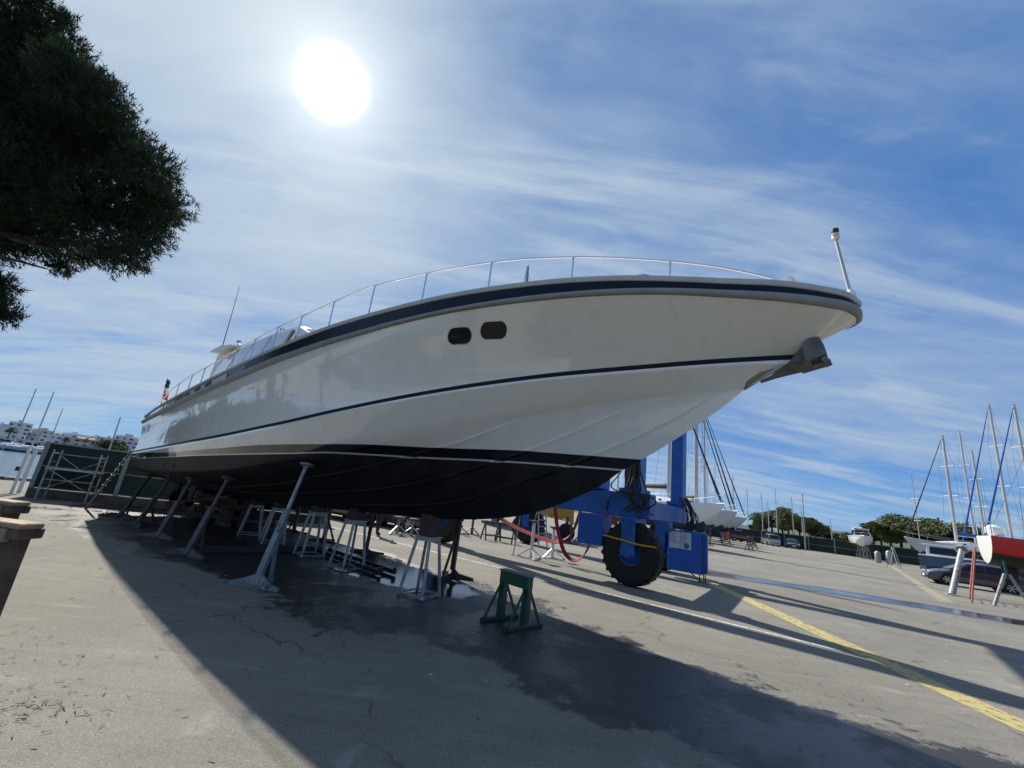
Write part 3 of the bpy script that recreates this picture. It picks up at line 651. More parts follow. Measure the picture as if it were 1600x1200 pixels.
for ya, yb in ((-1.02,-.36),(-.33,.33),(.36,1.02)):
    pane([(-9.35,ya*1.0,4.74+.06*(1-abs(ya))),(-9.35,yb*1.0,4.74+.06*(1-abs(yb))),(-10.24,yb*1.07,5.16+.05*(1-abs(yb))),(-10.24,ya*1.07,5.16+.05*(1-abs(ya)))], 'windscreen')
k = MB()
for ya in (-.7, 0, .7): k.tube((-8.9,ya,4.62),(-9.6,ya+.25,4.96), .012, .01, 6)
k.build('wiper', M['black'], cabin)
# radar arch, aerials, horn
ar = MB()
for sg in (-1, 1): ar.prism([(-15.9,sg*1.33,3.0),(-15.2,sg*1.33,3.0),(-14.5,sg*1.30,5.0),(-15.6,sg*1.30,5.0)], (0,-sg*.14,0))
ar.add([], [])
rows = []
for t in range(9):
    y = -1.45+2.9*t/8; kx = 1-abs(y/1.45)**3*.35; z = 5.08+.10*(1-(y/1.45)**2)
    rows.append([(-15.1-1.2*kx,y,z-.02),(-15.1,y,z-.10),(-15.1+1.35*kx,y,z-.03),(-15.1+1.4*kx,y,z+.01),(-15.1,y,z+.10),(-15.1-1.2*kx,y,z+.03),(-15.1-1.2*kx,y,z-.02)])
ar.grid(rows); ar.add(rows[0], [tuple(range(6))]); ar.add(rows[-1], [tuple(range(6))]); arch = ar.build('radar_arch', M['cream'], yacht, smooth=True)
k = MB(); k.tube((-15.6,-1.25,5.12),(-15.5,-1.33,7.35), .016, .006, 6); k.build('whip_aerial', M['wire'], yacht)
for s_, y_ in ((-15.95,-1.2),(-14.35,-1.2)):
    k = MB(); k.lathe((s_,y_,5.1), [(.0,0),(.05,0),(.05,.04),(.02,.06),(.02,.12),(.06,.13),(.065,.2),(.04,.24),(.0,.25)], n=12); k.build('horn', M['chrome'], yacht, smooth=True)
k = MB(); k.lathe((-11.9,-1.0,5.2), [(.0,0),(.05,0),(.035,.06),(.06,.08),(.07,.18),(.03,.22),(.0,.22)], n=12); k.build('searchlight', M['chrome'], yacht, smooth=True)
# ensign
k = MB(); k.tube((-17.15,-1.95,2.95),(-17.55,-1.95,4.2), .014, .011, 6); fs_ = k.build('flagstaff', M['teak'], yacht)
def flag_mat():
    m = mat('tricolour_cloth', (.6,.6,.6), .8); N, L = nt(m); b = N['Principled BSDF']
    uv = N.new('ShaderNodeAttribute'); uv.attribute_name = 'fly'; rp = N.new('ShaderNodeValToRGB'); rp.color_ramp.interpolation = 'CONSTANT'
    e_ = rp.color_ramp.elements; e_[0].color = (.02,.035,.12,1); e_[1].position = .34; e_[1].color = (.72,.70,.68,1); x = e_.new(.67); x.color = (.5,.06,.05,1)
    L.new(uv.outputs['Fac'], rp.inputs[0]); L.new(rp.outputs[0], b.inputs['Base Color']); return m
k = MB(); rows = []; fly = []
for i in range(11):
    t = i/10; r_ = []
    for j in range(7):
        u = j/6; r_.append((-17.50+.22*u+.05*math.sin(t*9+u*3)+t*.30, -1.95+.06*math.sin(u*9+t*5)+.04*t, 4.15-.62*t-.12*u)); fly.append(t)
    rows.append(r_)
k.grid(rows); fo = k.build('ensign', flag_mat(), fs_, smooth=True); aa = fo.data.attributes.new('fly','FLOAT','POINT'); aa.data.foreach_set('value', fly)
# running gear
for sg in (-1, 1):
    k = MB(); k.tube((-12.4,sg*.95,.93),(-15.9,sg*.95,.50), .05, .05, 10); k.prism([(-15.5,sg*.95-.03,.55),(-15.2,sg*.95-.03,.58),(-14.9,sg*.95-.03,1.1),(-15.4,sg*.95-.03,1.1)], (0,.06,0)); sh = k.build('propeller_shaft', M['darksteel'], yacht)
    k = MB(); k.lathe((-16.05,sg*.95,.49), [(.0,-.18),(.05,-.12),(.09,0),(.09,.14),(.0,.16)], (1,0,.1), 12)
    for j in range(5):
        t = 2*math.pi*j/5; c_, s_ = math.cos(t), math.sin(t); P = []
        for r_, wd in ((.07,.06),(.2,.17),(.3,.17),(.36,.07)):
            for q in (-1, 1): P.append((-16.05+q*wd*.6, sg*.95+r_*c_-q*wd*s_*.9, .49+r_*s_+q*wd*c_*.9))
        k.add(P, [(0,1,3,2),(2,3,5,4),(4,5,7,6)])
    k.build('propeller', mat('bronze', (.20,.13,.06), .45, .8, .4, 8), yacht)
    k = MB(); k.prism([(-17.0,sg*.95-.04,.95),(-16.5,sg*.95-.04,.95),(-16.55,sg*.95-.04,.28),(-16.95,sg*.95-.04,.25)], (0,.08,0)); k.build('rudder', M['antifoul'], yacht)

# ------------------------------------------------------------------ stands under the yacht
def keel_stand_proto():
    t = thing('keel_stand', 'x', 'boat stand', (0,0,0), 0, 'silver keel stands under the yacht')
    tops = [(.13,.13),(-.13,.13),(-.13,-.13),(.13,-.13)]; feet = [(.24,.24),(-.24,.24),(-.24,-.24),(.24,-.24)]
    for a_, b_ in zip(tops, feet):
        k = MB(); k.beam((b_[0],b_[1],.0),(a_[0],a_[1],.9), .046, .046, up=(a_[0],a_[1],.01)); k.build('leg', M['galv'], t)
    k = MB()
    for i in range(4):
        a_, c_ = tops[i], tops[(i+1)%4]; k.beam((*a_,.885),(*c_,.885), .06, .06)
    k.box((0,0,.92), (.34,.34,.02)); k.build('top_frame', M['galv'], t)
    k = MB()
    for i in range(4):
        a_, c_ = feet[i], feet[(i+1)%4]; k.beam((a_[0],a_[1],.03),(c_[0],c_[1],.03), .02, .03)
    k.build('foot_ring', M['galv'], t); return t
ks = keel_stand_proto()
KS = [(-5.87,.03,'silver four-legged keel stand nearest the yacht bow, standing alone on wet ground'),(-8.16,.01,'second silver four-legged keel stand back from the bow, beside the ladder'),(-9.62,.05,'third silver keel stand back from the bow, just right of the pale leaning prop'),
      (-11.41,.1,'fourth silver keel stand back from the bow, left of the pale leaning prop'),(-12.79,.1,'silver keel stand farthest aft under the black hull'),]
for i, (s_, b_, lab) in enumerate(KS):
    p_ = yw(s_, b_)
    o = ks if i == 0 else dup(ks, p_, YH+R(8*i-6), lab)
    o.location = p_; o.rotation_euler.z = YH+R(12-9*i); o['label'] = lab
    gap = zkee(s_)-.93; sc_z = min(1.0, (zkee(s_)-.06)/.93)
    if gap < .06: o.scale = (1,1,sc_z); top = .93*sc_z
    else: top = .93
    k = MB(); hgt = zkee(s_)+.06-top; k.box((0,0,hgt/2+.002), (.30,.24,max(hgt,.06)), bev=.012)
    tag(k.build('wood_block', M['blockwood'], loc=(p_.x,p_.y,top), rz=YH), ['thick wooden block on the keel stand nearest the bow','wooden block on the second keel stand from the bow','wooden block on the third keel stand from the bow','wooden block on the fourth keel stand from the bow','wooden block on the aftmost keel stand'][i], 'wood block', 'wooden blocks between keel and stands')
for i, s_ in enumerate((-14.6,-16.4)):
    p_ = yw(s_, .0); t = thing('keel_block', ['stack of dark timber blocks under the aft keel, ahead of the propellers','stack of dark timber blocks under the keel at the stern'][i], 'timber blocks', p_, YH, 'timber block stacks under the aft keel'); z = 0; j = 0
    while z < zkee(s_)-.05:
        k = MB(); hgt = min(.16, zkee(s_)+.02-z)
        for q in (-.17, .17): k.box((q if j % 2 else 0, 0 if j % 2 else q, z+hgt/2), (.16 if j % 2 else .8, .8 if j % 2 else .16, hgt-.003), bev=.01)
        k.build('timber', M['darktimber'], t); z += hgt; j += 1

def prop_stand(foot, pad, lab, m, rear=True, group='leaning prop stands along the near side of the yacht', base_r=.42):
    f_ = Vector(foot); q = Vector(pad)-f_; t = thing('prop_stand', lab, 'boat stand', f_, 0, group)
    d = q.normalized(); hz = Vector((d.x,d.y,0)).normalized() if Vector((d.x,d.y,0)).length > .03 else Vector((1,0,0)); sd_ = Vector((-hz.y,hz.x,0)); Lq = q.length
    k = MB(); k.beam((0,0,.02), d*Lq*.56, .085, .085, up=hz); k.build('outer_tube', m, t)
    k = MB(); k.tube(d*Lq*.50, d*(Lq-.05), .032, .032, 12); k.build('inner_tube', M['galv'] if m == M['galvblue'] else m, t, smooth=True)
    k = MB(); k.lathe(d*Lq*.56, [(.0,-.02),(.06,-.02),(.06,.05),(.035,.06),(.0,.06)], d, 12); k.beam(d*Lq*.585-sd_*.13, d*Lq*.585+sd_*.13, .02, .02); k.build('collar', m, t)
    k = MB(); k.lathe(q-d*.05, [(.0,-.05),(.04,-.05),(.05,0),(.11,.02),(.12,.045),(.0,.05)], (d+Vector((0,0,.6))).normalized(), 14); k.build('pad', m, t)
    rf = hz*base_r*.9
    k = MB(); k.beam(rf+Vector((0,0,.03)), d*Lq*.42, .045, .045, up=hz); k.build('rear_leg', m, t)
    for a_ in (-hz*.1-sd_*base_r, -hz*.1+sd_*base_r, rf*1.12):
        k = MB(); w_ = a_.normalized().cross(Vector((0,0,1)))*.02
        k.prism([Vector((0,0,.0))-w_, a_-w_, a_-w_+Vector((0,0,.045)), a_*.45-w_+Vector((0,0,.10)), a_*.12-w_+d*.20*Lq/2.2, -w_+d*.22*Lq/2.2], w_*2); k.build('foot', m, t)
    k = MB()
    for i in range(9): k.tube(d*Lq*(.16+.04*i)+hz*.04-sd_*.03, d*Lq*(.16+.04*i)+hz*.04+sd_*.03, .012, .012, 6)
    k.build('peg_row', M['darksteel'], t); return t
NP = [((-7.14,2.11),(-7.5,1.60,1.86),'pale grey-blue prop stand leaning under the bow end, in front of the others','galvblue'),((-9.81,2.29),(-10.15,1.85,1.44),'dark steel prop stand directly left of the pale one','rustblue'),
      ((-12.03,2.25),(-12.35,1.87,1.28),'worn blue-grey leaning prop stand, third from the bow','galvblue'),((-13.92,2.27),(-14.0,1.88,1.24),'dark leaning prop stand, fourth from the bow','darksteel'),((-15.74,2.31),(-16.6,1.75,1.14),'dark leaning prop stand nearest the stern','darksteel')]
for (fs2, pd, lab, mm) in NP: prop_stand(yw(*fs2), yw(*pd), lab, M[mm] if mm != 'galvblue' or fs2[0] > -8 else M['rustblue'])
t = thing('stern_pole', 'long thin wooden pole leaning from the ground against the stern quarter', 'pole', yw(-17.57,2.76), 0)
k = MB(); a_ = yw(-17.0,2.3,1.78)-yw(-17.57,2.76); k.tube((0,0,0), a_, .035, .03, 8); k.build('shaft', M['timber'], t)
k = MB()
for i in range(7): k.lathe(Vector(a_)*(.3+.09*i), [(.0,-.01),(.042,-.01),(.042,.012),(.0,.012)], a_, 8)
k.build('band', M['galv'], t)
# far side props: upright posts
def far_prop_proto():
    t = thing('prop_post', 'x', 'boat stand', (0,0,0), 0, 'dark upright prop posts on the far side of the yacht')
    k = MB(); k.beam((0,0,0),(0,0,1.28), .085, .085); k.build('post', M['darksteel'], t)
    k = MB(); k.beam((0,-.42,.04),(0,0,.75), .04, .04); k.build('brace', M['darksteel'], t)
    for a_ in ((.45,.1),(-.35,.28),(0,-.5)):
        k = MB(); w_ = Vector((-a_[1],a_[0],0)).normalized()*.025; a3_ = Vector((*a_,0)); k.prism([-w_, a3_-w_, a3_-w_+Vector((0,0,.04)), a3_*.3-w_+Vector((0,0,.08)), -w_+Vector((0,0,.16))], w_*2); k.build('foot', M['darksteel'], t)
    k = MB(); k.tube((0,0,1.2),(0,0,1.52), .03, .03, 8); k.lathe((0,0,1.52), [(.0,-.02),(.1,0),(.12,.04),(.0,.05)], (-.3,0,1), 12); k.build('pad', M['darksteel'], t)
    return t
fp = far_prop_proto()
FPp = [(-6.83,-1.62,'dark prop post with splayed feet behind the front silver keel stand'),(-9.77,-1.48,'dark prop post behind the second silver keel stand'),(-11.72,-1.41,'dark prop post behind the third silver keel stand'),(-13.4,-1.35,'dark prop post under the middle of the far side, left of the pale prop'),(-15.0,-1.35,'dark prop post on the far side near the propellers'),(-16.8,-1.35,'dark prop post on the far side at the stern')]
for i, (s_, b_, lab) in enumerate(FPp):
    o = fp if i == 0 else dup(fp, (0,0,0), 0)
    o.location = yw(s_, b_); o.rotation_euler.z = YH+R(20*((i*37) % 5)-40)+R(60); o['label'] = lab
    zt = zkee(s_)+(zchi(s_)-zkee(s_))*min(1, abs(b_)/bchi(s_)); o.scale = (1,1,(zt-.0)/1.56)

# green sawhorse
t = thing('sawhorse', 'short dark green steel trestle standing on wet ground in front of the bow', 'trestle', (.41,6.73,0), math.atan2(-.46,.44))
k = MB(); k.box((0,0,.585), (.56,.13,.16), bev=.01); k.build('top_beam', M['green'], t); k = MB(); k.box((0,0,.675), (.58,.15,.02)); k.build('top_plate', mat('worn_top', (.16,.17,.16), .6), t)
for x_ in (-.235, .235):
    k = MB(); k.box((x_,0,.28), (.11,.09,.5), bev=.006); k.build('leg', M['green'], t)
    k = MB(); k.box((x_,0,.025), (.09,.72,.05), bev=.006); k.build('foot', mat('foot_green', (.01,.045,.03), .6), t)
    for y_ in (-.32, .32):
        k = MB(); k.beam((x_,y_,.05),(x_,y_*.16,.50), .035, .02, up=(1,0,0)); k.build('brace', M['green'], t)
# ladder and beam lying on the ground
a_ = Vector((-3.95,10.85,.06)); b_ = Vector((-1.95,9.05,.06)); d = (b_-a_); sd_ = Vector((-d.y,d.x,0)).normalized()
t = thing('ladder', 'black ladder lying on the wet ground behind the keel stands', 'ladder', a_, 0)
for q in (-.17, .17):
    k = MB(); k.beam(sd_*q, d+sd_*q, .03, .08); k.build('rail', M['black'], t)
for i in range(10):
    k = MB(); p_ = d*(.05+.1*i); k.tube(p_-sd_*.165, p_+sd_*.165, .016, .016, 6); k.build('rung', M['darksteel'], t)
k = MB()
for q in (-.17, .17): k.box((d+sd_*q)+Vector((0,0,.03)), (.07,.07,.12))
k.build('end_cap', M['black'], t)
k = MB(); k.beam((-5.75,8.95,.05),(-4.0,10.95,.05), .10, .10); k.beam((-5.75,8.95,.105),(-4.0,10.95,.105), .14, .012); tag(k.build('steel_beam', M['darksteel']), 'long dark steel beam lying on the ground under the hull', 'beam')

# ------------------------------------------------------------------ travel lift
LA = Vector((ce, se, 0)); LQ = Vector((-se, ce, 0))       # along and across
def lw(s, q, z=0.0): return Vector((s*ce-q*se, s*se+q*ce, z))
lift = thing('travel_lift', 'blue wheeled boat hoist with two tall columns, parked behind the bow', 'boat hoist', lw(-4.75,11.07), YH)
# local x along, y across (away from the camera)
RW = .77
def lwheel(x, y, spoke):
    k = MB(); prof = [(.27,-.12),(.30,-.19),(.55,-.205),(.71,-.19),(.755,-.13),(.755,.13),(.71,.19),(.55,.205),(.30,.19),(.27,-.12)]
    k.lathe((x,y,RW), prof, (0,1,0), 40)
    for i in range(22):
        t_ = 2*math.pi*i/22
        for sg in (-1, 1):
            a3_ = Vector((x+.742*math.cos(t_), y+sg*.05, RW+.742*math.sin(t_))); a4 = Vector((x+.745*math.cos(t_+.13), y+sg*.19, RW+.745*math.sin(t_+.13)))
            k.beam(a3_, a4, .06, .045, up=(math.cos(t_),0,math.sin(t_)))
    wo = k.build('wheel', M['rubber'], lift, smooth=True)
    k = MB(); k.lathe((x,y,RW), [(.0,-.10),(.16,-.10),(.20,-.06),(.26,-.16),(.29,-.17),(.29,.17),(.26,.16),(.20,.06),(.0,.10)], (0,1,0), 30)
    k.build('rim', M['liftblue'], wo, smooth=True)
    k = MB(); k.lathe((x,y-.2,RW), [(.0,-.16),(.10,-.15),(.13,-.1),(.13,.12),(.0,.12)], (0,1,0), 20); k.build('hub', M['liftblue'], wo, smooth=True)
for x_, y_ in ((0,0),(-7.0,0),(-7.0,5.1),(-1.05,5.1)): lwheel(x_, y_, 0)
for x_, y_ in ((0,0),(-7.0,0),(-7.0,5.1),(-1.05,5.1)):
    k = MB(); k.box((x_,y_-.30,1.12), (.36,.07,.85), bev=.02); k.box((x_,y_+.30,1.12), (.36,.07,.85), bev=.02); k.box((x_,y_,1.58), (.40,.70,.14), bev=.02); k.build('wheel_fork', M['liftblue'], lift)
for y_ in (0, 5.1):
    k = MB(); k.box((-3.5 if y_ == 0 else -3.95,y_,1.95), (8.0 if y_ == 0 else 7.3,.42,.62), bev=.02); k.build('lower_beam', M['liftblue'], lift)
    k = MB(); k.box((-3.5,y_,6.6), (8.0,.45,.75), bev=.02); k.build('top_beam', M['liftblue'], lift)
    for x_ in ((0.0 if y_ == 0 else -.55),-6.8):
        k = MB(); k.box((x_,y_,4.25), (.42,.42,3.98), bev=.02); k.box((x_,y_,2.31), (.62,.58,.10)); k.build('column', M['liftblue'], lift)
        k = MB(); k.beam((x_-.1 if x_ > -1 else x_+.1, y_, 5.2), (x_-1.3 if x_ > -1 else x_+1.3, y_, 6.3), .2, .2); k.build('knee_brace', M['liftblue'], lift)
k = MB(); k.box((.25,2.55,6.65), (.55,5.5,.8), bev=.02); k.build('cross_beam', M['liftblue'], lift)
k = MB(); k.beam((.02,.2,1.90),(-.5,4.9,1.90), .36, .48); k.build('front_beam', M['liftblue'], lift)
k = MB(); k.beam((-.28,3.0,1.75),(-.45,4.9,.75), .2, .16); k.build('strut', M['liftblue'], lift)
k = MB(); k.box((-1.12,.05,1.22), (.72,.6,.80), bev=.02); k.build('engine_box', M['liftblue2'], lift)
k = MB(); k.box((-1.6,.0,2.55), (1.5,.6,.55), bev=.03); k.build('fuel_tank', M['liftblue'], lift)
# hoses
k = MB(); rnd = random.Random(3)
for i in range(9):
    x_ = -.26+rnd.uniform(-.06,.5); y_ = -.26+rnd.uniform(-.05,.1); pts = [(x_*.5,y_,4.4),(x_*.6+rnd.uniform(-.05,.05),y_,3.4),(x_+rnd.uniform(-.1,.1),y_-.05,2.75),(x_+rnd.uniform(-.25,.25),y_-.12,2.35),(x_+rnd.uniform(-.4,.5),y_-.08,2.1),(x_+rnd.uniform(-.5,.6),y_,1.75)]
    k.path(smooth_pts(pts), .02, 6)
k.build('hose_bundle', M['black'], lift, smooth=True); k = MB()
for i in range(8):
    x_ = -.45+rnd.uniform(0,.3); pts = [(x_,4.8,2.5),(x_+.2,4.72,2.2),(x_+.35+rnd.uniform(-.1,.1),4.68,1.8),(x_+.2+rnd.uniform(-.15,.15),4.68,1.3)]; k.path(smooth_pts(pts), .02, 6)
k.build('hose_bundle', M['black'], lift, smooth=True)
k = MB(); k.box((0,-.265,3.1), (.26,.06,1.3)); k.build('hose_tray', M['darksteel'], lift)
k = MB(); k.path([(-.68,-.30,1.12),(-.2,-.36,1.08),(.3,-.33,1.02),(.72,-.27,1.02)], .022, 6); k.build('tie_rope', mat('yellow_rope', (.5,.36,.02), .8), lift)
# control cabinet with notices
bx = thing('control_cabinet', 'blue steel control cabinet with two paper notices on its face, beside the hoist wheel', 'cabinet', (6.12,14.35,0), YH+R(10))
k = MB(); k.box((0,0,.82), (1.02,.30,1.22), bev=.015); k.build('body', M['liftblue2'], bx)
k = MB(); k.box((.535,0,.83), (.03,.34,1.26), bev=.008); k.box((.60,.03,.83), (.10,.24,1.16), bev=.01); k.build('side_panel', M['liftblue'], bx)
for x_ in (-.30,.03):
    k = MB(); k.box((x_,-.156,1.13), (.315,.006,.50)); nb = k.build('notice', M['paper'], bx)
    k = MB(); rn = random.Random(int(x_*100))
    for i in range(9): wd = rn.uniform(.12,.24); k.box((x_-.13+wd/2,-.1615,1.33-.036*i), (wd,.003,.010))
    if x_ > 0: k.lathe((x_+.02,-.1615,.98), [(.0,0),(.085,0),(.085,-.002),(.0,-.002)], (0,1,0), 20)
    k.build('print', M['ink'], nb)
for x_, y_ in ((.42,-.10),(.52,.10),(.58,-.05)):
    k = MB(); k.tube((x_,y_,.22),(x_+.02,y_,.0), .016, .016, 6); k.build('leg', M['black'], bx)
k = MB(); k.beam((.18,-.1,.22),(.44,-.1,.01), .03, .03); k.build('brace', M['black'], bx)
# red slings hanging from the lift
def ribbon(name, pts, wd, m, lab, grp):
    fz = []; N_ = len(pts); k = MB(); rows = []
    tt = [i/(N_-1) for i in range(N_)]; fx = pchip(tt, [p[0] for p in pts]); fy = pchip(tt, [p[1] for p in pts]); fq = pchip(tt, [p[2] for p in pts])
    P = [lw(fx(i/40), fy(i/40), fq(i/40)) for i in range(41)]
    for i, p in enumerate(P):
        tw = LQ*math.cos(i*.05)+Vector((0,0,1))*math.sin(i*.05)*.2; d = (P[min(i+1,40)]-P[max(i-1,0)]).normalized(); nr = d.cross(tw).normalized()*.012; side = (LQ*.5+Vector((.3,-.1,.75))).normalized(); side = (side-d*side.dot(d)).normalized()*wd/2; nr = d.cross(side).normalized()*.012
        rows.append([p-side-nr, p+side-nr, p+side+nr, p-side+nr, p-side-nr])
    k.grid(rows, mis=[0 if i < 26 or grp == 'a' else 1 for i in range(40)]); return tag(k.build(name, m, smooth=True), lab, 'sling', 'red lifting slings hanging from the hoist')
ribbon('sling', [(-10.6,12.3,1.45),(-10.28,12.3,1.09),(-9.1,12.3,.76),(-7.9,12.3,.60),(-7.3,12.3,.9),(-7.0,12.3,1.7)], .13, [M['strap'],M['strapgrey']], 'red lifting sling sagging in a long shallow curve behind the yacht keel', 'a')
ribbon('sling', [(-8.0,12.3,1.75),(-7.78,12.3,.94),(-7.4,12.3,.27),(-7.12,12.3,.17),(-6.8,12.3,.37),(-6.56,12.3,.92),(-6.38,12.3,1.72)], .12, [M['strap'],M['strapgrey']], 'red lifting sling in a tight loop almost touching the ground, beside the hoist wheel', 'b')
# ------------------------------------------------------------------ pale stands and small clutter behind
def tripod(loc, hgt, m, lab, grp, rz=0, mat_top=None, name='jack_stand'):
    t = thing(name, lab, 'jack stand', loc, rz, grp)
    k = MB(); k.tube((0,0,.05),(0,0,hgt-.06), .055, .05, 10); k.build('post', m, t, smooth=True)
    for i in range(3):
        a_ = 2*math.pi*i/3+.3; v = Vector((math.cos(a_)*.45, math.sin(a_)*.45, 0)); k = MB(); k.beam((0,0,.33), v+Vector((0,0,.03)), .05, .035); k.beam((0,0,.03), v+Vector((0,0,.025)), .05, .03); k.build('leg', m, t)
    k = MB(); k.lathe((0,0,hgt-.06), [(.0,0),(.05,0),(.17,.05),(.18,.075),(.0,.085)], n=14); k.build('pad', mat_top or M['darksteel'], t); return t
tripod((1.28,14.6,0), 1.15, M['whitepaint'], 'white jack stand with round pad below the long red sling', 'white jack stands between the slings', .4)
tripod((2.05,15.4,0), 1.0, M['whitepaint'], 'white jack stand with dark top between the two red slings', 'white jack stands between the slings', 1.5, M['black'])
k = MB(); k.tube((.72,14.9,0),(.86,14.95,1.75), .022, .02, 6); tag(k.build('thin_pole', M['galv']), 'thin upright metal pole left of the white jack stand', 'pole')
cl = [(-3.55,16.9,.62,'galv','grey metal jack stand left of the man in dark trousers'),(-3.0,16.8,.62,'galv','grey metal jack stand just right of the man in dark trousers'),(-1.5,20.3,.8,'rustblue','dark jack stand in the back row right of the front keel stand'),(-1.0,20.9,.7,'rustblue','second dark jack stand in the back row right of the front keel stand'),(3.85,22.6,1.0,'darksteel','dark jack stand under the yellow trailer end'),(4.7,24.9,1.0,'darksteel','dark jack stand behind the blue engine box')]
for x_, y_, h_, m_, lab in cl: tripod((x_,y_,0), h_, M[m_], lab, 'jack stands standing about the yard', x_*3)
def mini_trestle(loc, rz, lab, m):
    t = thing('steel_trestle', lab, 'trestle', loc, rz, 'small steel trestles in the yard')
    k = MB(); k.box((0,0,.72), (.9,.08,.08)); k.build('top_beam', m, t)
    for x_ in (-.35,.35):
        for y_ in (-.25,.25):
            k = MB(); k.beam((x_,y_,0),(x_*.9,0,.7), .05, .05); k.build('leg', m, t)
    k = MB(); k.beam((-.35,-.2,.2),(.35,-.2,.2), .04, .04); k.beam((-.35,.2,.2),(.35,.2,.2), .04, .04); k.build('cross_bar', m, t); return t
mini_trestle((-.1,19.3,0), .5, 'grey steel trestle left of the far blue hoist wheel', M['rustblue']); mini_trestle((.55,18.9,0), -.4, 'dark green steel trestle against the far hoist wheel', M['green']); mini_trestle((-2.2,23.4,0), .2, 'grey steel trestle farthest back under the keel', M['rustblue'])
# yellow boat trailer beyond
yt = thing('boat_trailer', 'yellow hydraulic boat trailer seen under the hoist beam', 'trailer', (2.6,24.5,0), R(-8))
k = MB(); k.prism([(-1.6,-.5,1.35),(-.3,-.5,1.75),(.6,-.5,2.1),(1.6,-.5,1.9),(1.65,-.5,.98),(-.2,-.5,1.16),(-1.6,-.5,1.2)], (0,1.0,0)); k.build('chassis', M['yellow'], yt)
for i in range(6):
    k = MB(); k.box((-1.35+.5*i,-.52,1.26-.035*i), (.22,.05,.10)); k.build('side_lamp', M['whitepaint'], yt)
for x_ in (-1.2,1.3):
    for y_ in (-.45,.45):
        k = MB(); k.lathe((x_,y_,.45), [(.0,-.12),(.3,-.13),(.45,-.1),(.45,.1),(.3,.13),(.0,.12)], (0,1,0), 20); k.build('wheel', M['rubber'], yt, smooth=True)
        k = MB(); k.box((x_,y_,.85), (.14,.14,.8)); k.build('leg', M['darksteel'], yt)
st = thing('step_ladder', 'white aluminium step ladder standing beneath the yellow trailer', 'ladder', (2.1,18.9,0), .3)
for sg in (-.2,.2):
    k = MB(); k.beam((sg,0,0),(sg*.8,.5,1.75), .05, .03); k.beam((sg,.95,0),(sg*.8,.5,1.75), .04, .03); k.build('rail', M['alu'], st)
for i in range(6):
    k = MB(); k.box((0,.07+.08*i,.27*(i+1)), (.38,.09,.03)); k.build('tread', M['alu'], st)
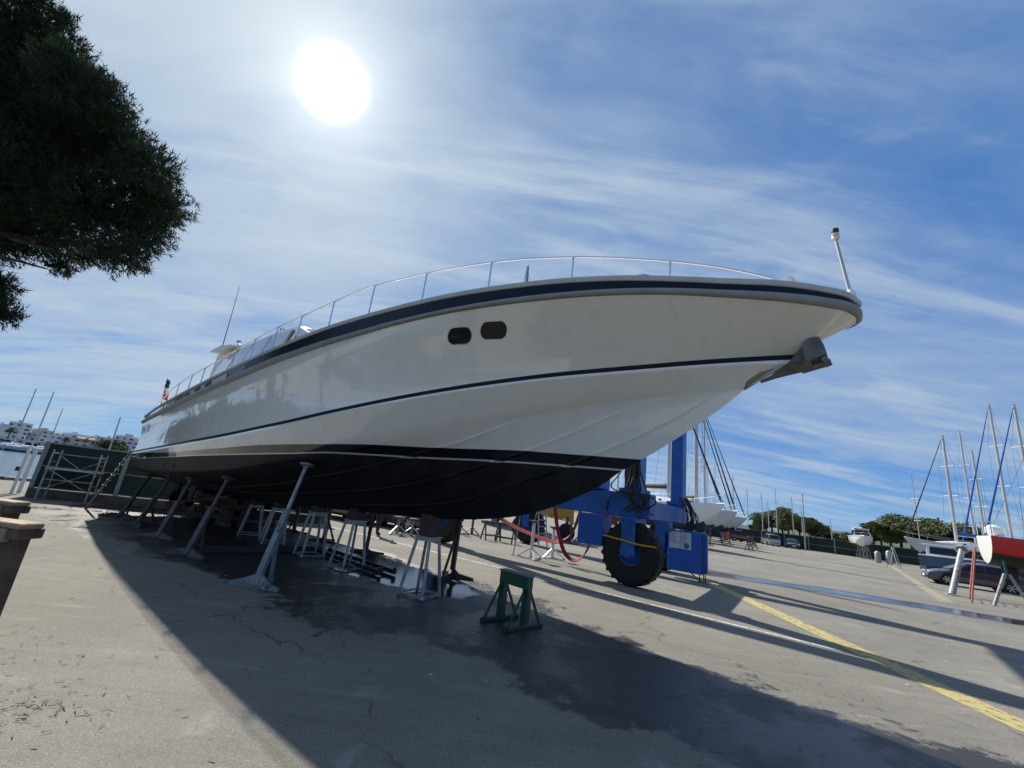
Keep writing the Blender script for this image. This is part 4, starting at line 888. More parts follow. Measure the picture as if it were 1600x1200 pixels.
# ------------------------------------------------------------------ man standing beyond the keel
def person(loc, rz, lab):
    t = thing('person', lab, 'person', loc, rz)
    J = {'pelvis':(0,0,.95,.14),'waist':(0,.01,1.08,.135),'chest':(0,.0,1.30,.16),'neck0':(0,.0,1.47,.075),'neck1':(0,-.01,1.55,.058),'head0':(0,-.02,1.62,.085),'head1':(0,-.02,1.70,.098),'head2':(0,-.01,1.77,.075)}
    for sg, n in ((-1,'l'),(1,'r')):
        st_ = -.14*sg
        J.update({n+'hip':(sg*.095,0,.90,.10),n+'knee':(sg*.12,st_*.35-.02,.50,.066),n+'ank':(sg*.13,st_,.09,.045),n+'toe':(sg*.15,st_-.17,.04,.036),
                  n+'sho':(sg*.19,0,1.42,.07),n+'elb':(sg*.26,.05,1.14,.047),n+'wri':(sg*.27,-.06,.90,.032),n+'palm':(sg*.27,-.085,.83,.034)})
        for i in range(4): J[n+'f%d'%i] = (sg*(.265), -.115+.02*i, .775-.004*abs(i-1), .011); J[n+'g%d'%i] = (sg*.255, -.125+.022*i, .725+.006*abs(i-1), .009)
        J[n+'th'] = (sg*.25,-.13,.81,.012); J[n+'tj'] = (sg*.24,-.15,.775,.010)
    E_ = [('pelvis','waist'),('waist','chest'),('chest','neck0'),('neck0','neck1'),('neck1','head0'),('head0','head1'),('head1','head2')]
    for n in 'lr':
        E_ += [('pelvis',n+'hip'),(n+'hip',n+'knee'),(n+'knee',n+'ank'),(n+'ank',n+'toe'),('chest',n+'sho'),(n+'sho',n+'elb'),(n+'elb',n+'wri'),(n+'wri',n+'palm'),(n+'palm',n+'th'),(n+'th',n+'tj')]
        for i in range(4): E_ += [(n+'palm',n+'f%d'%i),(n+'f%d'%i,n+'g%d'%i)]
    names = list(J); me = bpy.data.meshes.new('body'); me.from_pydata([J[n][:3] for n in names], [(names.index(a_), names.index(b_)) for a_, b_ in E_], [])
    o = bpy.data.objects.new('body', me); COL.objects.link(o); o.parent = t
    md = o.modifiers.new('skin', 'SKIN'); o.modifiers.new('sub', 'SUBSURF').render_levels = 2
    for n, v in zip(names, me.skin_vertices[0].data): r_ = J[n][3]; v.radius = (r_, r_*(.75 if n in ('chest','waist','pelvis') else 1)); v.use_root = (n == 'pelvis')
    m = bpy.data.materials.new('skin_and_clothes'); m.use_nodes = True; N, L = nt(m); b = N['Principled BSDF']; b.inputs['Roughness'].default_value = .8
    tc = N.new('ShaderNodeTexCoord'); sp = N.new('ShaderNodeSeparateXYZ'); L.new(tc.outputs['Object'], sp.inputs[0]); rp = N.new('ShaderNodeValToRGB'); rp.color_ramp.interpolation = 'CONSTANT'
    mr = N.new('ShaderNodeMath'); mr.operation = 'DIVIDE'; L.new(sp.outputs[2], mr.inputs[0]); mr.inputs[1].default_value = 2.0; L.new(mr.outputs[0], rp.inputs[0])
    el = rp.color_ramp.elements; el[0].color = (.02,.018,.016,1); el[1].position = .045; el[1].color = (.025,.026,.032,1)
    for p_, c_ in ((.50,(.06,.07,.09)),(.745,(.42,.26,.19)),(.868,(.02,.015,.012))): x = el.new(p_); x.color = (*c_,1)
    ax = N.new('ShaderNodeMath'); ax.operation = 'ABSOLUTE'; L.new(sp.outputs[0], ax.inputs[0]); hm = N.new('ShaderNodeMath'); hm.operation = 'GREATER_THAN'; L.new(ax.outputs[0], hm.inputs[0]); hm.inputs[1].default_value = .215
    lz = N.new('ShaderNodeMath'); lz.operation = 'LESS_THAN'; L.new(sp.outputs[2], lz.inputs[0]); lz.inputs[1].default_value = .90; an_ = N.new('ShaderNodeMath'); an_.operation = 'MULTIPLY'; L.new(hm.outputs[0], an_.inputs[0]); L.new(lz.outputs[0], an_.inputs[1])
    mx = N.new('ShaderNodeMix'); mx.data_type = 'RGBA'; L.new(an_.outputs[0], mx.inputs[0]); L.new(rp.outputs[0], mx.inputs[6]); mx.inputs[7].default_value = (.42,.26,.19,1); L.new(mx.outputs[2], b.inputs['Base Color'])
    me.materials.append(m)
    k = MB(); k.lathe((0,-.115,1.665), [(.0,-.03),(.014,-.02),(.018,0),(.0,.04)], (0,.3,1), 8); k.build('nose', M['skin'], t, smooth=True)
    for sg in (-1,1):
        k = MB(); k.lathe((sg*.095,-.01,1.68), [(.0,-.035),(.018,-.02),(.02,.02),(.0,.035)], (0,0,1), 8); k.build('ear', M['skin'], t, smooth=True)
        k = MB(); k.lathe((sg*.035,-.108,1.70), [(.0,-.01),(.012,0),(.0,.01)], (0,0,1), 8); k.build('eye', M['black'], t, smooth=True)
    k = MB(); k.box((0,-.113,1.615), (.045,.012,.008)); k.build('mouth', mat('lips', (.3,.12,.1), .6), t)
    k = MB(); k.lathe((0,.01,1.70), [(.107,-.06),(.112,0),(.10,.06),(.06,.10),(.0,.115)], (0,.25,1), 16); k.build('hair', M['hair'], t, smooth=True)
person((-3.98,15.7,0), R(150), 'man in dark trousers standing beyond the keel, seen from the legs down')

# ------------------------------------------------------------------ timber trestles, left foreground
def timber_trestle(loc, rz, lab):
    t = thing('timber_trestle', lab, 'trestle', loc, rz, 'wooden trestles at the left edge')
    k = MB(); k.box((-.75,0,.915), (1.6,.22,.05), bev=.01); k.build('top_plank', M['timber'], t)
    k = MB(); k.box((-.80,-.09,.83), (1.5,.07,.115), bev=.008); k.build('rail', M['timber'], t)
    k = MB(); k.box((-.03,.02,.845), (.14,.24,.09), bev=.008); k.build('cap', M['darktimber'], t)
    for x_ in (-.10,-1.42):
        k = MB(); k.box((x_,.03,.40), (.15,.15,.80), bev=.008); k.build('leg', M['darktimber'], t)
    k = MB(); k.box((-.21,-.05,.40), (.035,.035,.78)); k.build('batten', M['timber'], t)
    k = MB(); k.box((-.75,.03,.18), (1.2,.06,.12)); k.build('cross_bar', M['darktimber'], t)
    k = MB(); k.box((-.78,.05,.48), (1.15,.02,.45)); k.build('back_panel', M['rustblue'], t); return t
timber_trestle((-4.24,4.27,0), R(-3), 'nearer wooden trestle with a narrow plank top at the left edge')
timber_trestle((-5.80,5.62,0), R(-3), 'farther wooden trestle with a narrow plank top, behind the nearer one')

# ------------------------------------------------------------------ left fence, gate post and scaffold
fa, fb = Vector((-14.75,14.5,0)), Vector((-6.5,17.4,0)); fd = (fb-fa).normalized(); frz = math.atan2(fd.y, fd.x); fl = (fb-fa).length
fe = thing('mesh_fence', 'dark green mesh fence on a low wall behind the yacht stern', 'fence', fa, frz)
k = MB(); k.box((fl/2,-.02,.14), (fl,.32,.28), bev=.02); k.build('base_wall', mat('dark_wall', (.10,.085,.075), .85, 0, .5, 3, .4, 25), fe)
NPn = 4
for i in range(NPn):
    x0 = fl*i/NPn; x1 = fl*(i+1)/NPn; k = MB(); k.box(((x0+x1)/2,0,1.0), (x1-x0-.12,.03,1.38)); pn = k.build('mesh_panel', M['mesh'], fe)
    k = MB(); k.box(((x0+x1)/2,-.03,1.72), (x1-x0-.12,.04,.045)); k.box(((x0+x1)/2,-.03,.98), (x1-x0-.12,.03,.03)); k.box(((x0+x1)/2,-.03,.31), (x1-x0-.12,.05,.03)); k.build('panel_rail', M['post'], pn)
for i in range(NPn+1):
    k = MB(); k.box((fl*i/NPn,0,.88), (.12,.12,1.74), bev=.01); k.build('post', M['post'], fe)
gp = thing('gate_post', 'pale metal gate post with a latch box at the water end of the fence', 'post', (-15.55,14.75,0), frz+R(20))
k = MB(); k.box((0,0,.72), (.08,.10,1.44), bev=.01); k.box((.15,.0,.72), (.10,.05,1.4)); k.build('post', M['whitepaint'], gp); k = MB(); k.box((-.08,-.02,.78), (.10,.08,.14)); k.build('latch', M['darksteel'], gp)
sf = thing('scaffold_frame', 'small grey scaffold tower standing against the green fence', 'scaffold', (-13.95,13.95,0), frz+R(8))
for x_ in (0,1.15):
    k = MB()
    for y_ in (0,.62): k.tube((x_,y_,.02),(x_,y_,1.52), .026, .026, 8)
    k.build('upright', M['galv'], sf)
    for z_ in (.25,.5,.85,1.15,1.42):
        k = MB(); k.tube((x_,0,z_),(x_,.62,z_), .018, .018, 6); k.build('rung', M['galv'], sf)
k = MB(); k.box((.575,.31,.95), (1.3,.5,.05)); k.build('platform', mat('scaffold_board', (.5,.48,.42), .7), sf)
k = MB(); k.tube((0,.62,1.4),(1.15,.62,1.4), .02, .02, 6); k.tube((0,0,.62),(1.15,0,.62), .016, .016, 6); k.build('guard_rail', M['galv'], sf)
k = MB(); k.tube((0,0,.95),(1.15,0,.3), .014, .014, 6); k.tube((0,0,.3),(1.15,0,.95), .014, .014, 6); k.tube((0,.62,1.35),(.575,.62,.98), .014, .014, 6); k.tube((1.15,.62,1.35),(.575,.62,.98), .014, .014, 6); k.build('diagonal', M['galv'], sf)

# ------------------------------------------------------------------ cars
def car(loc, rz, lab, paintm, kind='hatch'):
    t = thing('parked_car', lab, 'car', loc, rz, 'cars parked in the boatyard')
    if kind == 'suv': prof = [(-2.2,.55,.9),(-2.2,.95,.98),(-2.05,1.45,.95),(-1.7,1.72,.92)]; 
    Lh = 2.15; W = .88
    if kind == 'suv':
        bodyt = [(-2.2,.95),(-2.1,1.02),(-1.2,1.02),(.7,.98),(.9,.98),(1.6,.92),(2.1,.78),(2.2,.6)]; roof = [(-2.12,1.02),(-1.85,1.66),(-.6,1.74),(.3,1.66),(1.05,.98)]
    else:
        bodyt = [(-2.15,.72),(-2.05,.95),(-1.5,.98),(.6,.92),(1.0,.90),(1.6,.82),(2.05,.68),(2.15,.52)]; roof = [(-1.95,.97),(-1.45,1.36),(-.55,1.47),(.15,1.40),(1.15,.90)]
    k = MB(); rows = []
    for x_, z_ in bodyt:
        tp = 1-.10*max(0, abs(x_)-1.6)/.5; ww = W*tp
        rows.append([(x_,-ww*.9,.22),(x_,-ww,.34),(x_,-ww*1.0,z_*.62),(x_,-ww*.95,z_*.93),(x_,-ww*.8,z_),(x_,0,z_+.03),(x_,ww*.8,z_),(x_,ww*.95,z_*.93),(x_,ww,z_*.62),(x_,ww,.34),(x_,ww*.9,.22)])
    k.grid(rows); k.add(rows[0],[tuple(range(11))]); k.add(rows[-1],[tuple(range(11))]); k.build('body', paintm, t, smooth=True)
    k = MB(); rows = []
    for i, (x_, z_) in enumerate(roof):
        low = bodyt[0][1]; zb = .9 if kind != 'suv' else .97; f_ = max(0.0, (z_-zb)/.55); ww = W*(.92-.16*min(1,f_))
        rows.append([(x_,-W*.92,zb-.02),(x_,-ww,z_-.06*min(1,f_)),(x_,-ww*.85,z_),(x_,0,z_+.03),(x_,ww*.85,z_),(x_,ww,z_-.06*min(1,f_)),(x_,W*.92,zb-.02)])
    k.grid(rows); cabin_ = k.build('cabin', paintm, t, smooth=True)
    zb = .92 if kind != 'suv' else 1.0; zr = roof[2][1]
    for sg in (-1,1):
        for xa, xb in ((roof[1][0]-.1,-.42),(-.36,.85)):
            k = MB(); ya, yb = sg*W*.925, sg*W*.80; xt0 = max(xa, roof[1][0]+.05) ; xt1 = min(xb, .22)
            k.prism([(xa,ya,zb+.03),(xb,ya,zb+.03),(xt1,yb,zr-.13),(xt0,yb,zr-.13)], (0,sg*.012,0)); k.build('side_window', M['glass'], t)
    k = MB(); k.prism([(roof[3][0]+.06,-W*.68,zr-.10),(roof[3][0]+.06,W*.68,zr-.10),(roof[4][0]-.05,W*.80,zb+.04),(roof[4][0]-.05,-W*.80,zb+.04)], (.02,0,.02)); k.build('windscreen', M['glass'], t)
    k = MB(); k.prism([(roof[1][0]-.03,-W*.66,zr-.16),(roof[1][0]-.03,W*.66,zr-.16),(roof[0][0]-.0,W*.76,zb+.06),(roof[0][0]-.0,-W*.76,zb+.06)], (-.02,0,.02)); k.build('rear_window', M['glass'], t)
    for x_ in (-1.32,1.32):
        for sg in (-1,1):
            k = MB(); k.lathe((x_,sg*.79,.32), [(.2,-.10),(.30,-.11),(.325,-.07),(.325,.07),(.30,.11),(.2,.10)], (0,1,0), 24); wo = k.build('wheel', M['rubber'], t, smooth=True)
            k = MB(); k.lathe((x_,sg*.87,.32), [(.0,.02),(.06,.02),(.07,-.01),(.19,-.01),(.215,.02),(.215,-.04)], (0,sg,0), 24)
            for j in range(6): a_ = 2*math.pi*j/6; k.beam((x_,sg*.885,.32),(x_+.2*math.cos(a_),sg*.885,.32+.2*math.sin(a_)), .05, .03, up=(0,1,0))
            k.build('rim', M['alloy'], wo)
            k = MB(); k.lathe((x_,sg*.845,.33), [(.0,.02),(.37,.02),(.385,.035),(.385,-.02)], (0,sg,0), 24); k.build('wheel_arch', M['black'], t)
    for sg in (-1,1):
        k = MB(); k.box((1.99,sg*.60,.66 if kind != 'suv' else .78), (.22,.30,.10), bev=.03); k.build('headlight', M['lampglass'], t)
        k = MB(); k.box((-2.1,sg*.70,.84 if kind != 'suv' else 1.0), (.12,.22,.18 if kind != 'suv' else .34), bev=.03); k.build('tail_light', M['redlamp'], t)
        k = MB(); k.box((.72,sg*.98,.98), (.12,.2,.12), bev=.03); k.build('mirror', paintm, t)
    k = MB(); k.box((2.13,0,.38), (.12,1.3,.16), bev=.03); k.box((-2.14,0,.42), (.12,1.4,.14), bev=.03); k.build('bumper', M['black'], t)
    k = MB(); k.box((2.195,0,.42), (.02,.5,.11)); k.build('number_plate', M['whitepaint'], t); return t
car((28.9,27.0,0), math.atan2(.54,-.84), 'dark grey hatchback parked behind the props of the red boat', M['cargrey'])
car((43.6,70.6,0), R(75), 'silver estate car parked against the green fence, seen from behind', M['carsilver'], 'suv')
car((45.6,68.3,0), R(-118), 'black hatchback parked against the green fence, facing the yard', M['cardark'])
car((38.4,70.6,0), R(10), 'dark red estate car half hidden under the white sailboats', mat('dark_red_paint', (.10,.012,.014), .25, .3, .1, 2, coat=.8), 'suv')
car((-6.6,20.6,0), R(-35), 'black car parked beyond the keel, left of the man', M['cardark'])
car((-3.9,19.6,0), R(-38), 'dark grey car parked beyond the keel, right of the man', M['cargrey'], 'suv')

# ------------------------------------------------------------------ sailing boats
def sailboat(loc, rz, lab, L_=12.0, B_=3.9, zs=3.2, zw=1.9, zb=1.15, top='white', bot='bluebottom', mast=17.0, jib='darkcloth', cover='darkcloth', grp='sailing yachts laid up ashore', ashore=True, keelz=.12, stern_scoop=False, mx=.06, topm2=None, small=False):
    t = thing('sailboat', lab, 'sailboat', loc, rz, grp)
    n = 18; rows = []
    for i in range(n+1):
        u = i/n; x_ = -L_/2+L_*u; hb_ = B_/2*(.72+.28*math.sin(min(u/.45,1)*math.pi/2))*(1-max(0,(u-.42)/.58)**2.2); zsh = zs-.12*math.sin(u*math.pi)+.28*u*u; zbt = zb+.35*max(0,(.25-u)/.25)**1.5+(zsh-.4-zb)*max(0,(u-.72)/.28)**2.2
        xo = .35*max(0,(u-.8)/.2)
        r_ = []
        for j in range(9):
            v = j/8; zz = zbt+(zsh-zbt)*v**1.25; yy = hb_*(math.sin(min(1,v*1.15)*math.pi/2)**.7)*(.97+.03*v); r_.append((x_+xo*v*.6-(.4*(1-v) if i == 0 else 0)*(-1 if stern_scoop else 0), yy, zz))
        rows.append(r_)
    k = MB(); o0 = 0
    for sg in (-1,1):
        rr2 = [[(p[0], sg*p[1], p[2]) for p in r_] for r_ in rows]; base_ = len(k.v)
        for r_ in rr2: k.v += r_
        for i in range(n):
            for j in range(8):
                zc_ = sum(rr2[a_][b_2][2] for a_, b_2 in ((i,j),(i+1,j),(i,j+1),(i+1,j+1)))/4; q = (base_+i*9+j, base_+(i+1)*9+j, base_+(i+1)*9+j+1, base_+i*9+j+1)
                k.f.append(q); k.m.append(1 if zc_ < zw else 0)
    tr_ = [(p[0],-p[1],p[2]) for p in rows[0]]+[p for p in rows[0][::-1]][:-1]; k.add(tr_, [tuple(range(len(tr_)))], 2 if topm2 else 0)
    k.build('hull', [M[top], M[bot]]+([M[topm2]] if topm2 else []), t, smooth=True)
    k = MB(); k.grid([[(r_[-1][0], r_[-1][1]*c_, r_[-1][2]-.02+.06*(1-c_*c_)) for r_ in rows] for c_ in (-1,-.5,0,.5,1)]); k.build('deck', M['whitepaint'], t, smooth=True)
    zd = zs
    k = MB(); sec = []
    for x_, ww, hh_ in ((-.16*L_,.62,.42),(-.05*L_,.66,.50),(.10*L_,.55,.42),(.24*L_,.32,.16)): y_ = B_/2*ww; sec.append([(x_,-y_,zd-.05),(x_,-y_*.85,zd+hh_*.85),(x_,0,zd+hh_),(x_,y_*.85,zd+hh_*.85),(x_,y_,zd-.05)])
    k.grid(sec); k.add(sec[0],[tuple(range(5))]); k.add(sec[-1],[tuple(range(5))]); ch = k.build('coachroof', M['whitepaint'], t, smooth=True)
    for sg in (-1,1):
        k = MB(); k.prism([(-.14*L_,sg*(B_/2*.57+.02),zd+.12),(.08*L_,sg*(B_/2*.535+.02),zd+.12),(.07*L_,sg*(B_/2*.50+.02),zd+.27),(-.13*L_,sg*(B_/2*.54+.02),zd+.3)], (0,sg*.01,0)); k.build('window', M['glass'], ch)
    if ashore:
        k = MB(); k.prism([(-.09*L_,-.09,zb+.15),(.11*L_,-.09,zb+.15),(.07*L_,-.06,keelz),(-.10*L_,-.06,keelz)], (0,.18,0)); k.build('keel', M[bot], t)
        k = MB(); k.prism([(-.46*L_,-.05,zb+.5),(-.40*L_,-.05,zb+.35),(-.41*L_,-.04,keelz+.35),(-.45*L_,-.04,keelz+.35)], (0,.1,0)); k.build('rudder', M[bot], t)
    xm = mx*L_; mz = zd+.4; rm = .15 if not small else (.15 if zs < .8 or zs > 2 else .085)
    k = MB(); k.path([(xm,0,mz-.3),(xm-.05,0,(mz+mast)/2),(xm-.14,0,mast)], [rm*1.1,rm,rm*.8], 8); k.box((xm-.1,0,mast+.03), (.4,.06,.05)); ms = k.build('mast', M['alu'], t, smooth=True)
    k = MB()
    for f_ in (.42,.70): z_ = mz+(mast-mz)*f_; k.tube((xm-.06,-B_*.26,z_),(xm-.06,B_*.26,z_), .03, .03, 6)
    k.build('spreader', M['galv'], ms)
    k = MB()
    for sg in (-1,1): k.path([(xm-.1,sg*B_*.44,zd),(xm-.06,sg*B_*.26,mz+(mast-mz)*.42),(xm-.06,sg*B_*.26,mz+(mast-mz)*.70),(xm-.14,0,mast-.1)], .013 if ashore else .008, 4)
    k.tube((-L_*.48,0,zd+.1),(xm-.16,0,mast), .012 if ashore else .008, .008, 4); k.build('stay', M['wire'], t)
    if not small:
        k = MB(); a_ = Vector((xm-.02,0,mast-.3)); c_ = Vector((L_*.485+.1,0,zd+.35)); k.path([c_, c_+(a_-c_)*.06, c_+(a_-c_)*.5, c_+(a_-c_)*.93, a_], [.03,.115,.09,.05,.025] if jib == 'bluecloth' else [.03,.085,.06,.04,.02], 7); k.build('furled_jib', M[jib], t, smooth=True)
        k = MB(); k.tube((xm-.1,0,mz+.75),(xm-.38*L_,0,mz+.8), .07, .06, 8); bo = k.build('boom', M['alu'], t)
        if cover: k = MB(); k.path([(xm-.12,0,mz+1.25),(xm-.2,0,mz+1.0),(xm-.2*L_,0,mz+.96),(xm-.37*L_,0,mz+.86)], [.10,.20,.17,.10], 8); k.build('sail_cover', M[cover], bo, smooth=True)
        k = MB(); lz = .6
        for sg in (-1,1):
            pts = [(r_[-1][0],sg*(r_[-1][1]-.06),r_[-1][2]+lz) for r_ in rows[1:-1]]+[(rows[-1][-1][0]+.1,0,rows[-1][-1][2]+lz)]; k.path(pts, .014, 4)
            for p in pts[::4]: k.tube((p[0],p[1],p[2]-lz), p, .014, .014, 4)
        k.build('guard_rail', M['alu'], t)
    return t
def hdg(dx, dy): return math.atan2(dy, dx)
def place_sail(bow, d, lab, L_=12.0, **k): n_ = math.hypot(*d); d = (d[0]/n_, d[1]/n_); return sailboat((bow[0]-d[0]*L_/2, bow[1]-d[1]*L_/2, 0), hdg(*d), lab, L_, **k)
def props_for(bow, d, L_, B_, lab, grp):
    n_ = math.hypot(*d); d = Vector((d[0]/n_, d[1]/n_, 0)); s_ = Vector((-d.y,d.x,0)); c = Vector((*bow,0))-d*L_/2; i = 0
    for a_ in (-.25,.2):
        for sg in (-1,1):
            p_ = c+d*L_*a_+s_*sg*B_*.55; q = c+d*L_*a_+s_*sg*B_*.36+Vector((0,0,1.62)); t = thing('shore', lab % ('aft' if a_ < 0 else 'fore', 'far' if sg*s_.y > 0 else 'near'), 'boat stand', p_, 0, grp); v = q-p_
            k = MB(); k.tube((0,0,0), v, .05, .04, 8); k.build('prop', M['rustblue'], t); k = MB(); k.lathe(v, [(.0,0),(.12,0),(.12,.04),(.0,.05)], v, 10); k.build('pad', M['darksteel'], t)
            k = MB(); o_ = s_*sg
            for e_ in (d*.35+o_*.1, -d*.35+o_*.1, -o_*.35): k.beam((0,0,.03), e_+Vector((0,0,.03)), .05, .04); k.beam(v*.4, e_+Vector((0,0,.03)), .04, .03)
            k.build('foot_frame', M['rustblue'], t)
place_sail((16.6,32.6), (.45,-.9), 'white sailing yacht with dark sail cover just behind the tall blue hoist column', 11.5, mast=15.5, zs=3.15)
place_sail((23.6,43.6), (.3,-.95), 'white sailing yacht with blue bottom, second in the row right of the hoist', 12.5, mast=17.5, top='greyhull', bot='bluebottom')
place_sail((33.7,59.8), (.6,-.8), 'pale grey sailing yacht with black bottom, right end of the row by the hoist', 13.0, mast=19.0, top='greyhull', bot='antifoul', cover=None)
place_sail((21.5,67.0), (.4,-.9), 'white sailing yacht with red-brown bottom behind the row by the hoist', 12.0, mast=16.0, bot='redbottom')
place_sail((1.2,27.0), (.2,-.9), 'sailing yacht whose masthead shows above the rail of the big yacht', 11.0, mast=20.6, top='greyhull', bot='antifoul')
place_sail((27.8,52.0), (.4,-.92), 'white sailing yacht with pale sail cover between the second and the grey yacht', 12.0, mast=18.2, top='white', bot='antifoul', cover='bluecloth')
place_sail((38.0,72.5), (.5,-.85), 'small white sailing yacht at the far right end behind the row', 10.0, mast=14.0, top='white', bot='bluebottom')
props_for((23.6,43.6), (.3,-.95), 12.5, 3.9, 'steel prop under the second white yacht, %s end, %s side', 'props under the second yacht of the row')
props_for((33.7,59.8), (.6,-.8), 13, 3.9, 'steel prop under the pale grey yacht of the row, %s end, %s side', 'props under the grey yacht of the row')
props_for((16.6,32.6), (.45,-.9), 11.5, 3.9, 'steel prop under the yacht behind the hoist column, %s end, %s side', 'props under the first yacht of the row')
place_sail((49.8,53.6), (-1,.1), 'light grey sailing yacht with dark furled jib, bow to the left, behind the grey car', 13.0, mast=16.4, top='greyhull', bot='bluebottom', zs=3.05, cover='bluecloth')
props_for((49.8,53.6), (-1,.1), 13, 3.9, 'steel prop under the light grey yacht behind the car, %s end, %s side', 'props under the light grey yacht')
place_sail((60.2,57.0), (-1,.1), 'yacht with bright blue furled jib and the tallest mast of the right-hand row', 14.0, mast=22.6, jib='bluecloth', zs=3.0)
place_sail((52.6,47.6), (-1,.1), 'sailing yacht with blue furled jib, its mast rightmost in the picture', 13.0, mast=19.5, jib='bluecloth', zs=2.9)
place_sail((74.0,73.2), (-1,.1), 'sailing yacht with slim mast, second mast from the left in the right-hand row', 12.0, mast=23.0, jib='darkcloth', zs=2.9, small=True)
place_sail((68.8,67.0), (-1,.1), 'sailing yacht with the shortest mast of the right-hand row', 12.0, mast=18.3, jib='darkcloth', zs=2.9, small=True)
for i, (x_, y_, h_, lab) in enumerate(((19.5,40.5,1.5,'dark jack stand below the first yacht of the row'),(21.0,44.5,1.6,'dark jack stand below the bow of the second yacht'),(25.5,48.5,1.6,'dark jack stand below the third yacht of the row'),(27.0,53.5,1.6,'dark jack stand farther back below the third yacht'),(31.5,61.0,1.7,'dark jack stand below the grey yacht at the end of the row'),(35.0,60.5,1.2,'dark jack stand standing clear at the right end of the row'))):
    tripod((x_,y_,0), h_, M['darksteel'], lab, 'jack stands along the row of yachts', i)
mini_trestle((22.5,39.5,0), .7, 'rusty steel trestle in front of the second yacht of the row', M['rustblue']); mini_trestle((26.5,45.5,0), 1.2, 'rusty steel trestle in front of the third yacht of the row', M['rustblue']); mini_trestle((31.0,54.0,0), .3, 'rusty steel trestle in front of the grey yacht of the row', M['darksteel'])
# red boat, close on the right
rd_d = (.81,-.59); n_ = math.hypot(*rd_d); rdir = Vector((rd_d[0]/n_, rd_d[1]/n_, 0))
rbt = sailboat((24.15+rdir.x*5.0, 21.75+rdir.y*5.0, 0), hdg(*rd_d), 'bright red sailing boat with white transom and black bottom, propped ashore at the right edge', 10.0, 3.3, 2.85, 1.98, 1.2, 'red', 'antifoul', 15.0, 'bluecloth', 'bluecloth', 'red boat at the right edge', True, .35, topm2='white')
k = MB(); k.box((-4.6,0,3.15), (.5,.9,.5), bev=.12); k.box((-4.3,.8,3.1), (.25,.5,.55), bev=.1); k.build('liferaft', M['whitepaint'], rbt)
k = MB()
for y_ in (-1.2,-.4,.4,1.2): k.tube((-4.95,y_,2.85),(-4.95,y_,3.5), .02, .02, 6)
k.tube((-4.95,-1.3,3.5),(-4.95,1.3,3.5), .02, .02, 6); k.build('pushpit', M['chrome'], rbt)
k = MB(); k.path([(-2.2,-1.68,2.6),(-2.2,-1.74,2.3),(-2.2,-1.72,1.85),(-2.1,-1.7,1.75)], [.05,.10,.10,.05], 8); k.build('fender', M['black'], rbt, smooth=True)
def world_on_red(x, y): return Vector((23.4+rdir.x*(5+x)-rdir.y*y, 21.6+rdir.y*(5+x)+rdir.x*y, 0))
def leaning(name, f_, tpt, r_, m, lab, cat, grp=None):
    t = thing(name, lab, cat, f_, 0, grp); v = Vector(tpt)-Vector(f_); k = MB(); k.tube((0,0,0), v, r_, r_*.9, 10); k.build('pole', m, t, smooth=True)
    k = MB(); k.lathe((0,0,0), [(.0,.0),(r_*2,0),(r_*2,.04),(.0,.06)], n=10); k.build('foot', m, t); k = MB(); k.lathe(v, [(.0,0),(r_*1.8,0),(r_*1.8,.05),(.0,.06)], v, 10); k.build('pad', m, t); return t
leaning('prop_pole', (20.86,20.5,0), (22.8,21.6,2.05), .13, M['galv'], 'thick grey pole propping the transom of the red boat', 'prop pole')
lad = thing('boarding_ladder', 'red-brown boarding ladder leaning on the stern of the red boat', 'ladder', (20.0,18.9,0), 0)
a_ = Vector((.75,.75,0)); v = Vector((2.7,2.0,2.2))
for q in (a_, -a_*.9):
    k = MB(); k.tube(q, q*.55+v, .035, .035, 8); k.build('rail', mat('red_oxide', (.24,.05,.045), .6, 0, .3, 8), lad)
for i in range(7): k = MB(); f_ = .12+.12*i; k.tube(a_*(1-.45*f_)+v*f_, -a_*.9*(1-.45*f_)+v*f_, .018, .018, 6); k.build('rung', bpy.data.materials['red_oxide'], lad)
tr_ = thing('a_frame', 'grey steel A-frame trestle under the red boat at the right edge', 'trestle', (20.6,17.9,0), R(-30))
for sg in (-.55,.55):
    k = MB(); k.beam((sg,-.1,0),(sg*.12,0,1.25), .09, .09); k.build('leg', M['galv'], tr_)
k = MB(); k.tube((0,0,1.1),(0,.1,1.75), .05, .05, 8); k.build('screw', M['green'], tr_); k = MB(); k.beam((-.35,0,.5),(.35,0,.5), .05, .05); k.build('cross_bar', M['galv'], tr_)
